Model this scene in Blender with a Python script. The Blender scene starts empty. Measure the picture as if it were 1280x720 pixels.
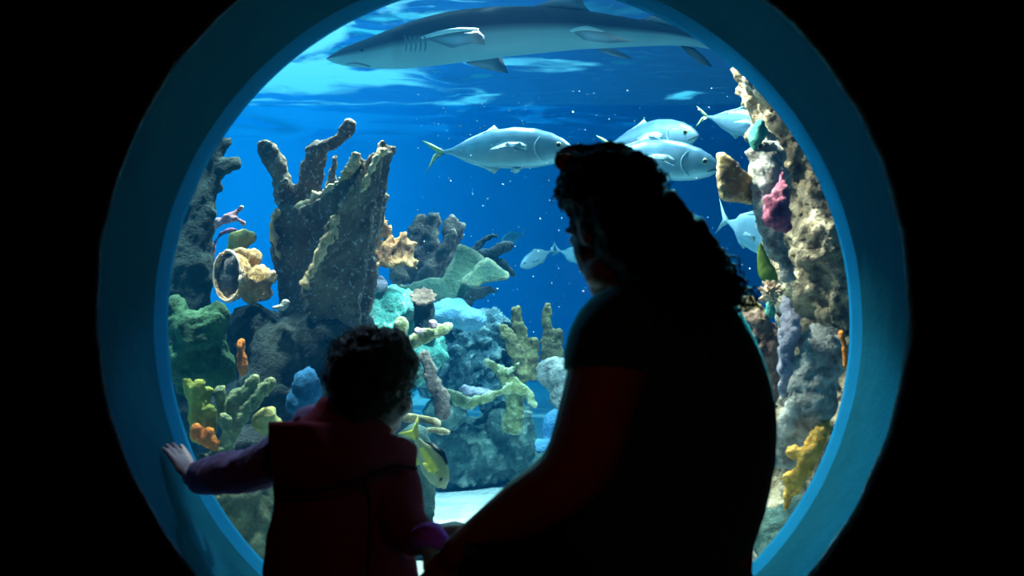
import bpy, math, random
import numpy as np
from mathutils import Vector, Matrix, noise, Quaternion
random.seed(7)
PI = math.pi
V = Vector
sc = bpy.context.scene
COL = sc.collection
CAMZ, CAMY, F = 0.86, -2.7, 1758.0

def P(px, py, d):
    """world position of something measured at that place in the photo, d metres in front of the lens"""
    return V(((px-640)/F*d, d+CAMY, CAMZ-(py-360)/F*d))

# ------------------------------------------------------------------ mesh builder
def catmull(pts, vals, n):
    out, ov = [], []
    m = len(pts)
    for i in range(m-1):
        p0, p1, p2, p3 = pts[max(i-1,0)], pts[i], pts[i+1], pts[min(i+2,m-1)]
        v1, v2 = vals[i], vals[i+1]
        for k in range(n):
            t = k/n
            t2, t3 = t*t, t*t*t
            out.append(0.5*((2*p1)+(p2-p0)*t+(2*p0-5*p1+4*p2-p3)*t2+(3*p1-p0-3*p2+p3)*t3))
            ov.append(v1+(v2-v1)*t)
    out.append(pts[-1]); ov.append(vals[-1])
    return out, ov

class MB:
    def __init__(s): s.v, s.f, s.c = [], [], []
    def add(s, vs, fs, col=None):
        b = len(s.v)
        s.v += [tuple(x) for x in vs]
        s.f += [tuple(i+b for i in f) for f in fs]
        s.c += ([col]*len(vs) if (col is None or isinstance(col, tuple)) else list(col))
    def rings(s, rings, col=None, caps=True, closed=True):
        n = len(rings[0]); vs = []; fs = []
        for r in rings: vs += r
        for i in range(len(rings)-1):
            for j in range(n if closed else n-1):
                a, b = i*n+j, i*n+(j+1) % n
                fs.append((a, b, b+n, a+n))
        if caps and closed:
            fs.append(tuple(range(n))[::-1]); fs.append(tuple(range((len(rings)-1)*n, len(rings)*n)))
        s.add(vs, fs, col)
    def ell(s, c, r, rot=None, seg=16, col=None):
        c = V(c); nr = seg//2
        vs = [V((0, 0, 1))]
        for i in range(1, nr):
            th = PI*i/nr
            for j in range(seg):
                ph = 2*PI*j/seg
                vs.append(V((math.sin(th)*math.cos(ph), math.sin(th)*math.sin(ph), math.cos(th))))
        vs.append(V((0, 0, -1)))
        fs = []
        for j in range(seg): fs.append((0, 1+j, 1+(j+1) % seg))
        for i in range(nr-2):
            for j in range(seg):
                a, b = 1+i*seg+j, 1+i*seg+(j+1) % seg
                fs.append((a, a+seg, b+seg, b))
        l = len(vs)-1
        for j in range(seg): fs.append((l, l-seg+(j+1) % seg, l-seg+j))
        out = []
        for v in vs:
            w = V((v.x*r[0], v.y*r[1], v.z*r[2]))
            if rot is not None: w = rot @ w
            out.append(c+w)
        s.add(out, fs, col)
    def blade(s, pts, hw, ht, ref=V((0, 1, 0)), seg=12, n=4, col=None, roll=0.0, round_ends=True):
        """swept ellipse; half width hw across ref, half thickness ht along ref"""
        pts = [V(p) for p in pts]
        prs = [V((a, b, 0)) for a, b in zip(hw, ht)]
        if n > 1 and len(pts) > 1: pts, prs = catmull(pts, prs, n)
        if round_ends:
            t0 = (pts[0]-pts[1]).normalized(); t1 = (pts[-1]-pts[-2]).normalized()
            a, b = prs[0], prs[-1]
            ra, rb = min(a.x, a.y), min(b.x, b.y)
            pts = [pts[0]+t0*ra*0.95, pts[0]+t0*ra*0.6]+pts+[pts[-1]+t1*rb*0.6, pts[-1]+t1*rb*0.95]
            prs = [a*0.32, a*0.8]+prs+[b*0.8, b*0.32]
        rings = []
        for i, p in enumerate(pts):
            t = (pts[min(i+1, len(pts)-1)]-pts[max(i-1, 0)]).normalized()
            w = t.cross(ref)
            if w.length < 1e-3: w = t.cross(V((1, 0, 0.3)))
            w.normalize(); nn = t.cross(w).normalized()
            if roll:
                q = Quaternion(t, roll); w = q @ w; nn = q @ nn
            rings.append([p+w*math.cos(2*PI*k/seg)*prs[i].x+nn*math.sin(2*PI*k/seg)*prs[i].y for k in range(seg)])
        s.rings(rings, col)
    def tube(s, pts, r, seg=10, n=4, col=None, round_ends=True):
        s.blade(pts, r, r, seg=seg, n=n, col=col, round_ends=round_ends)
    def box(s, lo, hi, col=None):
        x0, y0, z0 = lo; x1, y1, z1 = hi
        s.add([(x0,y0,z0),(x1,y0,z0),(x1,y1,z0),(x0,y1,z0),(x0,y0,z1),(x1,y0,z1),(x1,y1,z1),(x0,y1,z1)],
              [(0,3,2,1),(4,5,6,7),(0,1,5,4),(1,2,6,5),(2,3,7,6),(3,0,4,7)], col)
    def sheet(s, outline, thick, axis=V((0, 1, 0)), col=None):
        """thin fin-like plate from an outline"""
        n = len(outline); o = [V(p) for p in outline]
        c = sum(o, V())/n
        a = V(axis).normalized()*thick
        vs = o+[c+a, c-a]
        fs = [(i, (i+1) % n, n) for i in range(n)]+[((i+1) % n, i, n+1) for i in range(n)]
        s.add(vs, fs, col)
    def mesh(s, name):
        me = bpy.data.meshes.new(name)
        me.from_pydata(s.v, [], s.f)
        return me

def remeshed(me, voxel, smooth):
    o = bpy.data.objects.new('temp', me); COL.objects.link(o)
    m = o.modifiers.new('r', 'REMESH'); m.mode = 'VOXEL'; m.voxel_size = voxel
    if smooth:
        k = o.modifiers.new('s', 'SMOOTH'); k.iterations = smooth; k.factor = 0.5
    dg = bpy.context.evaluated_depsgraph_get(); dg.update()
    out = bpy.data.meshes.new_from_object(o.evaluated_get(dg))
    bpy.data.objects.remove(o); bpy.data.meshes.remove(me)
    return out

def displace(me, disp):
    n = len(me.vertices)
    co = np.empty(n*3); me.vertices.foreach_get('co', co); co = co.reshape(-1, 3)
    nn = np.empty(n*3); me.vertices.foreach_get('normal', nn); nn = nn.reshape(-1, 3)
    for fn in disp:
        d = np.empty(n)
        if callable(fn):
            for i in range(n): d[i] = fn(co[i])
        else:
            sc_, amp, octv = fn[:3]
            st = fn[3] if len(fn) > 3 else (1, 1, 1)
            for i in range(n):
                c = co[i]
                d[i] = amp*noise.fractal(V((c[0]*sc_*st[0], c[1]*sc_*st[1], c[2]*sc_*st[2])), 0.9, 2.1, octv)
        co = co+nn*d[:, None]
        me.vertices.foreach_set('co', co.ravel()); me.update()
        me.vertices.foreach_get('normal', (q := np.empty(n*3))); nn = q.reshape(-1, 3)

def build(mb, name, mat, parent=None, voxel=None, smooth=2, disp=(), extra=None, origin=None, flat=False):
    """link the shapes in mb as ONE mesh object"""
    me = mb.mesh(name)
    cols = mb.c
    if voxel:
        me = remeshed(me, voxel, smooth); cols = None
    if disp: displace(me, disp)
    if extra is not None:            # fine strands that must not be merged
        n = len(me.vertices)
        vs = [tuple(v.co) for v in me.vertices]+extra.v
        fs = [tuple(p.vertices) for p in me.polygons]+[tuple(i+n for i in f) for f in extra.f]
        bpy.data.meshes.remove(me); me = bpy.data.meshes.new(name); me.from_pydata(vs, [], fs)
        cols = None
    me.name = name
    if cols and any(c is not None for c in cols):
        at = me.attributes.new('tint', 'FLOAT_COLOR', 'POINT')
        at.data.foreach_set('color', np.array([(*(c or (1, 1, 1)), 1.0) for c in cols], dtype=np.float32).ravel())
    if not flat: me.polygons.foreach_set('use_smooth', [True]*len(me.polygons))
    if parent is not None:
        org = V(parent['_o']) if '_o' in parent else V()
    else:
        co = np.empty(len(me.vertices)*3); me.vertices.foreach_get('co', co); co = co.reshape(-1, 3)
        org = V(origin) if origin is not None else V(((co[:,0].min()+co[:,0].max())/2, (co[:,1].min()+co[:,1].max())/2, co[:,2].min()))
    if org.length > 0: me.transform(Matrix.Translation(-org))
    me.materials.append(mat)
    o = bpy.data.objects.new(name, me); COL.objects.link(o)
    if parent is not None: o.parent = parent
    else: o.location = org
    o['_o'] = tuple(org)
    return o

def tag(o, label=None, cat=None, group=None, kind=None):
    if label: o['label'] = label
    if cat: o['category'] = cat
    if group: o['group'] = group
    if kind: o['kind'] = kind
    return o

def thing(name, label, cat, loc, group=None):
    o = bpy.data.objects.new(name, None); COL.objects.link(o)
    o.location = loc; o['_o'] = tuple(loc); o.empty_display_size = 0.1
    return tag(o, label, cat, group)

# ------------------------------------------------------------------ materials
def nodes(name):
    m = bpy.data.materials.new(name); m.use_nodes = True
    nt = m.node_tree; nt.nodes.clear()
    out = nt.nodes.new('ShaderNodeOutputMaterial')
    return m, nt, out

def L(nt, a, b): nt.links.new(a, b)

def ramp(nt, fac, stops):
    r = nt.nodes.new('ShaderNodeValToRGB')
    e = r.color_ramp.elements
    while len(e) < len(stops): e.new(0.5)
    for el, (p, c) in zip(e, stops): el.position = p; el.color = (*c, 1)
    L(nt, fac, r.inputs['Fac'])
    return r.outputs['Color']

def surf(name, cols, scale=8.0, rough=0.8, bump=0.0, bscale=40.0, edge=None, erange=(0.52, 0.6), metallic=0.0,
         spots=None, sscale=60.0, attr=False, spec=0.3, sss=0.0, stretch=None, sheen=0.0):
    m, nt, out = nodes(name)
    b = nt.nodes.new('ShaderNodeBsdfPrincipled'); L(nt, b.outputs[0], out.inputs[0])
    b.inputs['Roughness'].default_value = rough; b.inputs['Metallic'].default_value = metallic
    b.inputs['Specular IOR Level'].default_value = spec
    if sheen:
        b.inputs['Sheen Weight'].default_value = sheen; b.inputs['Sheen Roughness'].default_value = .45; b.inputs['Sheen Tint'].default_value = (*[min(1, v*5) for v in cols[-1]], 1)
    if sss:
        b.inputs['Subsurface Weight'].default_value = sss; b.inputs['Subsurface Scale'].default_value = 0.02
    tc = nt.nodes.new('ShaderNodeTexCoord'); co = tc.outputs['Object']
    if stretch:
        mp = nt.nodes.new('ShaderNodeMapping'); mp.inputs['Scale'].default_value = stretch
        L(nt, co, mp.inputs['Vector']); co = mp.outputs[0]
    def nz(s, det=6, r=0.6):
        n = nt.nodes.new('ShaderNodeTexNoise'); n.inputs['Scale'].default_value = s
        n.inputs['Detail'].default_value = det; n.inputs['Roughness'].default_value = r
        L(nt, co, n.inputs['Vector']); return n.outputs['Fac']
    if len(cols) == 1:
        c = nt.nodes.new('ShaderNodeRGB'); c.outputs[0].default_value = (*cols[0], 1); c = c.outputs[0]
    else:
        k = len(cols)
        c = ramp(nt, nz(scale), [(0.32+0.36*i/(k-1), cc) for i, cc in enumerate(cols)])
    def mix(fac, a, bcol, mode='MIX'):
        x = nt.nodes.new('ShaderNodeMix'); x.data_type = 'RGBA'; x.blend_type = mode
        if isinstance(fac, float): x.inputs[0].default_value = fac
        else: L(nt, fac, x.inputs[0])
        L(nt, a, x.inputs[6])
        if isinstance(bcol, tuple): x.inputs[7].default_value = (*bcol, 1)
        else: L(nt, bcol, x.inputs[7])
        return x.outputs[2]
    def mr(v, lo, hi):
        x = nt.nodes.new('ShaderNodeMapRange'); x.inputs[1].default_value = lo; x.inputs[2].default_value = hi
        L(nt, v, x.inputs[0]); return x.outputs[0]
    if spots: c = mix(mr(nz(sscale, 2, 0.5), 0.6, 0.68), c, spots)
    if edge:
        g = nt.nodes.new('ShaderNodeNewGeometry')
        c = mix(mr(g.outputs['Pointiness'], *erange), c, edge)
    if attr:
        a = nt.nodes.new('ShaderNodeAttribute'); a.attribute_name = 'tint'
        c = mix(1.0, c, a.outputs['Color'], 'MULTIPLY')
    L(nt, c, b.inputs['Base Color'])
    if bump:
        bp = nt.nodes.new('ShaderNodeBump'); bp.inputs['Strength'].default_value = bump
        bp.inputs['Distance'].default_value = 0.02
        L(nt, nz(bscale, 5, 0.65), bp.inputs['Height']); L(nt, bp.outputs[0], b.inputs['Normal'])
    return m

M = {}
M['room'] = surf('dark_room_paint', [(.006,.006,.007), (.009,.009,.010)], 3, .95, .1, 30, spec=0.0)
M['carpet'] = surf('dark_carpet', [(.007,.007,.008), (.012,.011,.012)], 40, .95, .4, 200, spec=0.0)
M['ring'] = surf('blue_paint', [(.006,.068,.118), (.008,.082,.138)], 5, .9, .25, 14, spec=0.0)
M['strip'] = surf('blue_rim_lit_strip', [(.006,.115,.25), (.008,.13,.28)], 5, .8, .1, 14, spec=0.0)  # lighter copy of the ring paint, tank light put into the colour
M['lip'] = surf('worn_blue_paint', [(.03,.09,.13), (.10,.26,.36)], 30, .7, .6, 60)
M['sand'] = surf('white_sand', [(.55,.58,.58), (.80,.80,.76)], 30, .95, .5, 90, spots=(.35,.38,.38), sscale=120)
M['tankwall'] = surf('tank_blue_wall', [(.02,.22,.50), (.03,.28,.60)], 1.2, .9)

# coral and rock
ELK = (.62, .50, .34)
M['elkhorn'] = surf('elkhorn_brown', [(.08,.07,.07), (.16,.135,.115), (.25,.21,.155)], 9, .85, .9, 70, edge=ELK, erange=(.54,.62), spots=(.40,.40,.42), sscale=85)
M['elk_lit_edge'] = surf('elkhorn_lit_edge', [(.58,.38,.18), (.80,.58,.34), (.9,.74,.5)], 16, .85, .8, 80)  # growing edges, brightened to carry the lamp light along the rims
M['elkhorn_tan'] = surf('elkhorn_tan', [(.16,.13,.08), (.24,.19,.10), (.30,.25,.15)], 9, .85, .8, 80, edge=(.75,.60,.38), erange=(.515,.57))
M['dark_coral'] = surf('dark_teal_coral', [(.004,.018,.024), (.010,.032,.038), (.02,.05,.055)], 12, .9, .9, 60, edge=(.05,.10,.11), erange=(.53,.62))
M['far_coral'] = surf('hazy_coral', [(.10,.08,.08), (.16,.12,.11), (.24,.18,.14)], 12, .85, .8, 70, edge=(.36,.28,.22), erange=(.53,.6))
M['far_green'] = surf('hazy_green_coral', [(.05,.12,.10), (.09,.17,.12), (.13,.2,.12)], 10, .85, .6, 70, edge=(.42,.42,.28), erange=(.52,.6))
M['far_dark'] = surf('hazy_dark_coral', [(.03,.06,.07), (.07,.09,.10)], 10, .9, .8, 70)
M['green'] = surf('green_lettuce_coral', [(.010,.052,.028), (.018,.088,.042), (.032,.125,.062)], 14, .85, .9, 60)
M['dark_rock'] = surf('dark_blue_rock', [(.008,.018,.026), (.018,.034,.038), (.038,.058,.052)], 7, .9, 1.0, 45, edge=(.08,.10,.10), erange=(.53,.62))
M['olive_rock'] = surf('olive_rock', [(.04,.06,.03), (.09,.11,.06), (.20,.22,.13)], 9, .9, 1.0, 50, edge=(.3,.32,.2), erange=(.53,.62))
M['teal_rock'] = surf('turquoise_rock', [(.05,.25,.22), (.12,.42,.36), (.34,.52,.44)], 8, .9, 1.0, 55, spots=(.5,.6,.55), sscale=40)
M['blue_rock'] = surf('blue_knobbly_rock', [(.03,.09,.13), (.07,.17,.22), (.16,.30,.33)], 10, .9, 1.0, 50, edge=(.35,.5,.5), erange=(.53,.62))
M['reef_rock'] = surf('reef_base_rock', [(.04,.09,.09), (.10,.18,.16), (.26,.34,.27)], 9, .9, 1.0, 45, edge=(.42,.5,.42), erange=(.53,.62))
M['lilac'] = surf('lilac_crust', [(.26,.25,.36), (.46,.43,.54)], 14, .9, .8, 60)
M['blue_bright'] = surf('pale_blue_crust', [(.10,.30,.55), (.22,.48,.70)], 14, .9, .9, 60)
M['pillar'] = surf('beige_pillar_rock', [(.07,.055,.045), (.24,.18,.12), (.42,.32,.22), (.62,.52,.42)], 7, .9, 1.0, 40, spots=(.05,.045,.04), sscale=14)
M['crust'] = surf('grey_white_crust', [(.12,.115,.11), (.38,.365,.35), (.64,.61,.58)], 26, .9, 1.0, 60)
M['shelf'] = surf('brown_shelf_rock', [(.10,.06,.05), (.22,.14,.11), (.34,.24,.19)], 14, .9, .9, 50)
M['pink_sponge'] = surf('pink_sponge', [(.22,.04,.10), (.42,.10,.19), (.52,.18,.26)], 22, .85, .9, 80)
M['pink_coral'] = surf('pink_coral', [(.35,.16,.24), (.55,.30,.36)], 22, .85, .6, 80, edge=(.75,.5,.5))
M['purple_coral'] = surf('purple_coral', [(.20,.08,.20), (.38,.18,.32)], 22, .85, .6, 80)
M['tan_sponge'] = surf('tan_sponge', [(.28,.14,.09), (.52,.30,.12), (.66,.44,.24)], 18, .85, 1.0, 60, edge=(.75,.55,.45), erange=(.53,.62))
M['grey_inside'] = surf('grey_sponge_inside', [(.08,.08,.09), (.16,.15,.15)], 30, .9, .6, 80)
M['rim_pale'] = surf('pale_sponge_rim', [(.6,.42,.38), (.75,.6,.5)], 20, .8)
M['yellow'] = surf('pale_yellow_coral', [(.45,.42,.14), (.66,.60,.25)], 18, .85, .8, 70)
M['yellow_sponge'] = surf('golden_sponge', [(.62,.26,.03), (.86,.42,.07), (.90,.52,.14)], 26, .85, 1.0, 90)
M['orange'] = surf('orange_sponge', [(.55,.12,.01), (.80,.24,.03)], 22, .85, .8, 80)
M['orange_fan'] = surf('orange_brown_coral', [(.30,.12,.07), (.55,.26,.12), (.70,.40,.20)], 22, .85, 1.0, 80)
M['finger'] = surf('mustard_finger_coral', [(.14,.12,.08), (.34,.28,.12), (.52,.46,.20)], 20, .85, 1.0, 90)
M['finger_green'] = surf('green_finger_coral', [(.10,.16,.09), (.22,.30,.16), (.40,.45,.22)], 22, .85, 1.0, 90, edge=(.85,.75,.4), erange=(.54,.62))
M['finger_yellow'] = surf('yellow_finger_coral', [(.22,.28,.05), (.44,.48,.08)], 22, .85, 1.0, 90)
M['olive_blade'] = surf('olive_elkhorn', [(.12,.14,.05), (.24,.26,.10), (.32,.33,.14)], 12, .85, .7, 80, edge=(.62,.6,.38), erange=(.515,.58))
M['blue_sponge'] = surf('blue_sponge', [(.01,.08,.20), (.02,.16,.36)], 20, .85, .8, 70)
M['slab'] = surf('mustard_slab', [(.14,.10,.04), (.24,.18,.07), (.30,.23,.10)], 14, .8, .5, 60, edge=(.6,.45,.3), erange=(.52,.6), spots=(.5,.45,.3), sscale=60)
M['leaf_green'] = surf('leaf_green', [(.10,.20,.03), (.20,.32,.06)], 14, .7, .3, 60)
M['teal_knob'] = surf('teal_knob', [(.03,.28,.24), (.08,.42,.36)], 20, .8, .9, 70)
M['anemone'] = surf('tan_anemone', [(.42,.28,.20), (.62,.46,.34)], 20, .8, .3, 60)

# fish
M['jack'] = surf('silver_fish_skin', [(.46,.66,.78), (.58,.76,.86)], 14, .28, .12, 120, metallic=.4, attr=True, spec=.5)
M['jack_fin'] = surf('yellow_green_fin', [(.42,.50,.22), (.55,.62,.30)], 14, .5, attr=False)
M['jack_clear'] = surf('silver_fin', [(.42,.60,.66), (.55,.70,.74)], 14, .45)
M['fish_blue'] = surf('pale_blue_fish', [(.50,.66,.72), (.62,.74,.78)], 14, .4, .1, 100, metallic=.2, attr=True)
M['eye'] = surf('dark_eye', [(.01,.01,.012)], rough=.08, spec=.6)
M['eye_ring'] = surf('gold_eye_ring', [(.55,.45,.15)], rough=.3, metallic=.4)
M['mouth'] = surf('dark_mouth', [(.04,.06,.07)], rough=.6)
M['shark'] = surf('shark_skin', [(.85,.85,.9), (1.0,1.0,1.0)], 5, .45, .06, 90, attr=True)
M['fin_pale'] = surf('pale_fin_edge', [(.75,.74,.72)], rough=.5)
M['shark_fin'] = surf('shark_fin_skin', [(.36,.33,.38), (.48,.44,.48)], 5, .5, .05, 90)
M['shark_fin_dark'] = surf('shark_dark_fin', [(.10,.11,.13), (.17,.17,.19)], 5, .5)
M['gill'] = surf('gill_grey', [(.26,.27,.32)], rough=.6)
M['porkfish'] = surf('olive_fish', [(.75,.8,.7), (1, 1, .9)], 14, .45, .1, 100, attr=True)
M['yellow_fin'] = surf('yellow_fin', [(.62,.60,.08), (.74,.70,.14)], 14, .5)
M['speck'] = surf('pale_specks', [(.8,.85,.9)], rough=.8)

# people
M['skin_w'] = surf('tan_skin', [(.36,.17,.12), (.42,.21,.15)], 12, .55, .05, 120, sss=.1)
M['skin_c'] = surf('fair_skin', [(.46,.27,.26), (.52,.31,.29)], 12, .5, .03, 120, sss=.1)
M['hair_w'] = surf('black_curly_hair', [(.003,.003,.004), (.008,.008,.009)], 60, .6, .8, 160, spec=.15)
M['hair_c'] = surf('brown_baby_hair', [(.02,.013,.010), (.06,.04,.03)], 60, .6, .8, 160, spec=.2)
M['shirt'] = surf('dark_green_cotton', [(.030,.19,.18), (.038,.22,.21)], 60, .9, .2, 220, sheen=1.0, spec=.1)
M['jeans'] = surf('navy_denim', [(.008,.012,.03), (.014,.02,.045)], 60, .9, .3, 220, spec=.1)
M['coat'] = surf('dark_red_fleece', [(.24,.018,.035), (.30,.028,.05)], 50, .95, .4, 200, sheen=.2, spec=.1)
M['seam'] = surf('coat_seam', [(.035,.005,.008)], rough=.95)
M['sleeve'] = surf('blue_lit_fleece', [(.30,.15,.32), (.36,.19,.38)], 50, .95, .4, 200, sheen=.2, spec=.1)  # red coat fleece coloured mauve, blue tank light on it painted in
M['cuff'] = surf('magenta_knit', [(.45,.03,.38), (.55,.05,.46)], 50, .95, .4, 200, sheen=.2)
M['pants'] = surf('purple_pants', [(.10,.02,.10), (.14,.03,.13)], 50, .95, .3, 200)
M['shoe'] = surf('dark_shoe', [(.015,.015,.018)], rough=.6)
M['frame_dark'] = surf('dark_plastic', [(.012,.010,.010)], rough=.3)
M['lens_amber'] = surf('amber_lens', [(.65,.30,.04)], rough=.15, spec=.6)
M['eye_white'] = surf('eye_white', [(.75,.73,.7)], rough=.2)

def glass_mat():
    m, nt, out = nodes('acrylic_pane')
    t = nt.nodes.new('ShaderNodeBsdfTransparent'); t.inputs[0].default_value = (.97, .99, 1, 1)
    g = nt.nodes.new('ShaderNodeBsdfGlossy'); g.inputs['Roughness'].default_value = 0.0
    fr = nt.nodes.new('ShaderNodeFresnel'); fr.inputs[0].default_value = 1.25
    mx = nt.nodes.new('ShaderNodeMixShader')
    L(nt, fr.outputs[0], mx.inputs[0]); L(nt, t.outputs[0], mx.inputs[1]); L(nt, g.outputs[0], mx.inputs[2])
    L(nt, mx.outputs[0], out.inputs[0]); return m
M['pane'] = glass_mat()

def water_mat():
    """clear blue water: absorbs red first, and a blue emission stands in for scattered daylight, set stronger on the left"""
    m, nt, out = nodes('tank_water')
    ab = nt.nodes.new('ShaderNodeVolumeAbsorption')
    sg = (.34, .14, .11)
    # absorption coefficient = density * (1 - colour)
    dens = 0.42
    ab.inputs['Color'].default_value = (1-sg[0]/dens, 1-sg[1]/dens, 1-sg[2]/dens, 1); ab.inputs['Density'].default_value = dens
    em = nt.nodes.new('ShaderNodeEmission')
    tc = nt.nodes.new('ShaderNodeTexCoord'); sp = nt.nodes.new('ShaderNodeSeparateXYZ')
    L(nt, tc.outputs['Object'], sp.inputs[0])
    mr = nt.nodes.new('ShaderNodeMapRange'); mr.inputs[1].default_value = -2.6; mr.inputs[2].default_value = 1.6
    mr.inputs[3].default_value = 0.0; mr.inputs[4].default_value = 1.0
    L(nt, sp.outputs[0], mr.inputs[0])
    c = ramp(nt, mr.outputs[0], [(0.0, (.0, .036, .076)), (0.5, (.0, .0150, .041)), (1.0, (.0, .0042, .013))])  # scattered daylight put into the emission, graded brighter to the left
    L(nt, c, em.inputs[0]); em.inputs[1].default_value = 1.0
    ad = nt.nodes.new('ShaderNodeAddShader')
    L(nt, ab.outputs[0], ad.inputs[0]); L(nt, em.outputs[0], ad.inputs[1]); L(nt, ad.outputs[0], out.inputs['Volume'])
    return m
M['water'] = water_mat()

def surface_mat():
    """underside of the rippled water surface: mirror-like, with patches that let the daylight through"""
    m, nt, out = nodes('water_surface')
    g = nt.nodes.new('ShaderNodeBsdfGlossy'); g.inputs[0].default_value = (.75, .92, 1, 1); g.inputs['Roughness'].default_value = .04
    t = nt.nodes.new('ShaderNodeBsdfTransparent'); t.inputs[0].default_value = (.85, 1, 1, 1)
    tc = nt.nodes.new('ShaderNodeTexCoord')
    mp = nt.nodes.new('ShaderNodeMapping'); mp.inputs['Scale'].default_value = (.55, .5, 1)
    L(nt, tc.outputs['Object'], mp.inputs[0])
    n = nt.nodes.new('ShaderNodeTexNoise'); n.inputs['Scale'].default_value = 1.3; n.inputs['Detail'].default_value = 6
    n.inputs['Distortion'].default_value = 1.6
    L(nt, mp.outputs[0], n.inputs[0])
    sp = nt.nodes.new('ShaderNodeSeparateXYZ'); L(nt, tc.outputs['Object'], sp.inputs[0])
    mr = nt.nodes.new('ShaderNodeMapRange')     # patches set to grow towards the left, for more daylight there
    mr.inputs[1].default_value = -2.5; mr.inputs[2].default_value = 1.0; mr.inputs[3].default_value = .20; mr.inputs[4].default_value = -.09
    L(nt, sp.outputs[0], mr.inputs[0])
    ad = nt.nodes.new('ShaderNodeMath'); ad.operation = 'ADD'; L(nt, n.outputs[0], ad.inputs[0]); L(nt, mr.outputs[0], ad.inputs[1])
    m2 = nt.nodes.new('ShaderNodeMapRange'); m2.interpolation_type = 'SMOOTHSTEP'
    m2.inputs[1].default_value = .54; m2.inputs[2].default_value = .64; m2.inputs[3].default_value = .04; m2.inputs[4].default_value = .95
    L(nt, ad.outputs[0], m2.inputs[0])
    mx = nt.nodes.new('ShaderNodeMixShader')
    L(nt, m2.outputs[0], mx.inputs[0]); L(nt, g.outputs[0], mx.inputs[1]); L(nt, t.outputs[0], mx.inputs[2])
    L(nt, mx.outputs[0], out.inputs[0]); return m
M['surface'] = surface_mat()

# ------------------------------------------------------------------ setting
def struct(mb, name, mat, **k):
    return tag(build(mb, name, mat, **k), kind='structure')

# centres of the porthole at its front and at its glass, in metres
C1 = P(628, 385, 2.70); R1 = 508/F*2.70
C2 = P(636, 405, 3.00); R2 = 436/F*3.00
YG = 0.255                                   # glass plane
def ring_at(y):                              # tunnel centre and radius at depth y
    t = (y-C1.y)/(C2.y-C1.y)
    return C1.lerp(C2, t), R1+(R2-R1)*t
def circle(c, r, y, n=160, wob=0.0):
    o = []
    for k in range(n):
        a = 2*PI*k/n
        rr = r+wob*noise.noise(V((math.cos(a)*9, math.sin(a)*9, y*20)))
        o.append(V((c.x+math.cos(a)*rr, y, c.z+math.sin(a)*rr)))
    return o

ZC = 2.7
mb = MB(); mb.box((-3, -5, -.1), (3, 0.0, 0)); struct(mb, 'floor', M['carpet'], flat=True)
mb = MB(); mb.box((-3, -5, ZC), (3, 0.05, ZC+.1)); struct(mb, 'ceiling', M['room'], flat=True)
mb = MB(); mb.box((-3.1, -5, 0), (-3, 0.05, ZC)); struct(mb, 'wall_left', M['room'], flat=True)
mb = MB(); mb.box((3, -5, 0), (3.1, 0.05, ZC)); struct(mb, 'wall_right', M['room'], flat=True)
mb = MB(); mb.box((-3, -5.1, 0), (3, -5, ZC)); struct(mb, 'wall_back', M['room'], flat=True)
# front wall with the round hole
n = 160
inner = circle(C1, R1+.004, 0.0, n)
outer = []
for k in range(n):
    a = 2*PI*k/n; c, s = math.cos(a), math.sin(a)
    ts = []
    if abs(c) > 1e-6: ts.append(((3 if c > 0 else -3)-C1.x)/c)
    if abs(s) > 1e-6: ts.append(((ZC+.05 if s > 0 else -.05)-C1.z)/s)
    t = min(x for x in ts if x > 0)
    outer.append(V((C1.x+c*t, 0, C1.z+s*t)))
mb = MB(); mb.rings([inner, outer], caps=False)
# fill the corners
for cx in (-3, 3):
    for cz in (-.05, ZC+.05):
        best = sorted(outer, key=lambda p: (p-V((cx, 0, cz))).length)
        px = [p for p in best[:60] if abs(p.x-cx) < 1e-6][0]; pz = [p for p in best[:60] if abs(p.z-cz) < 1e-6][0]
        mb.add([px, pz, V((cx, 0, cz))], [(0, 1, 2)])
struct(mb, 'wall_front', M['room'], flat=True)
# porthole tunnel and its lip
prof = [(-.004, .006), (-.012, 0.0), (-.008, -.006), (0.0, -.010)]
mb = MB()
rr = [circle(C1, R1+dr, y, wob=.006) for y, dr in [(0.004, .012), (-.010, .008), (-.014, -.002), (-.006, -.006)]]
mb.rings(rr, caps=False)
struct(mb, 'trim_1', M['lip'])
mb = MB(); rr = []
for i in range(15):
    y = -.008+(YG+.008)*i/14; c, r = ring_at(y); rr.append(circle(c, r-.005, y, wob=.0015))
mb.rings(rr, caps=False)
struct(mb, 'trim_2', M['ring'])
mb = MB(); rr = []
for i in range(5):
    y = YG+.002+(.30-YG)*i/4; c, r = ring_at(y); rr.append(circle(c, r-.004-.012*i/4, y))
c, r = ring_at(.31); rr.append(circle(c, r+.06, .312))
mb.rings(rr, caps=False)
struct(mb, 'trim_3', M['strip'])
c, r = ring_at(YG)
mb = MB(); cc = circle(c, r-.004, YG); mb.add(cc, [tuple(range(len(cc)))])
struct(mb, 'window_1', M['pane'], flat=True)

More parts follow.
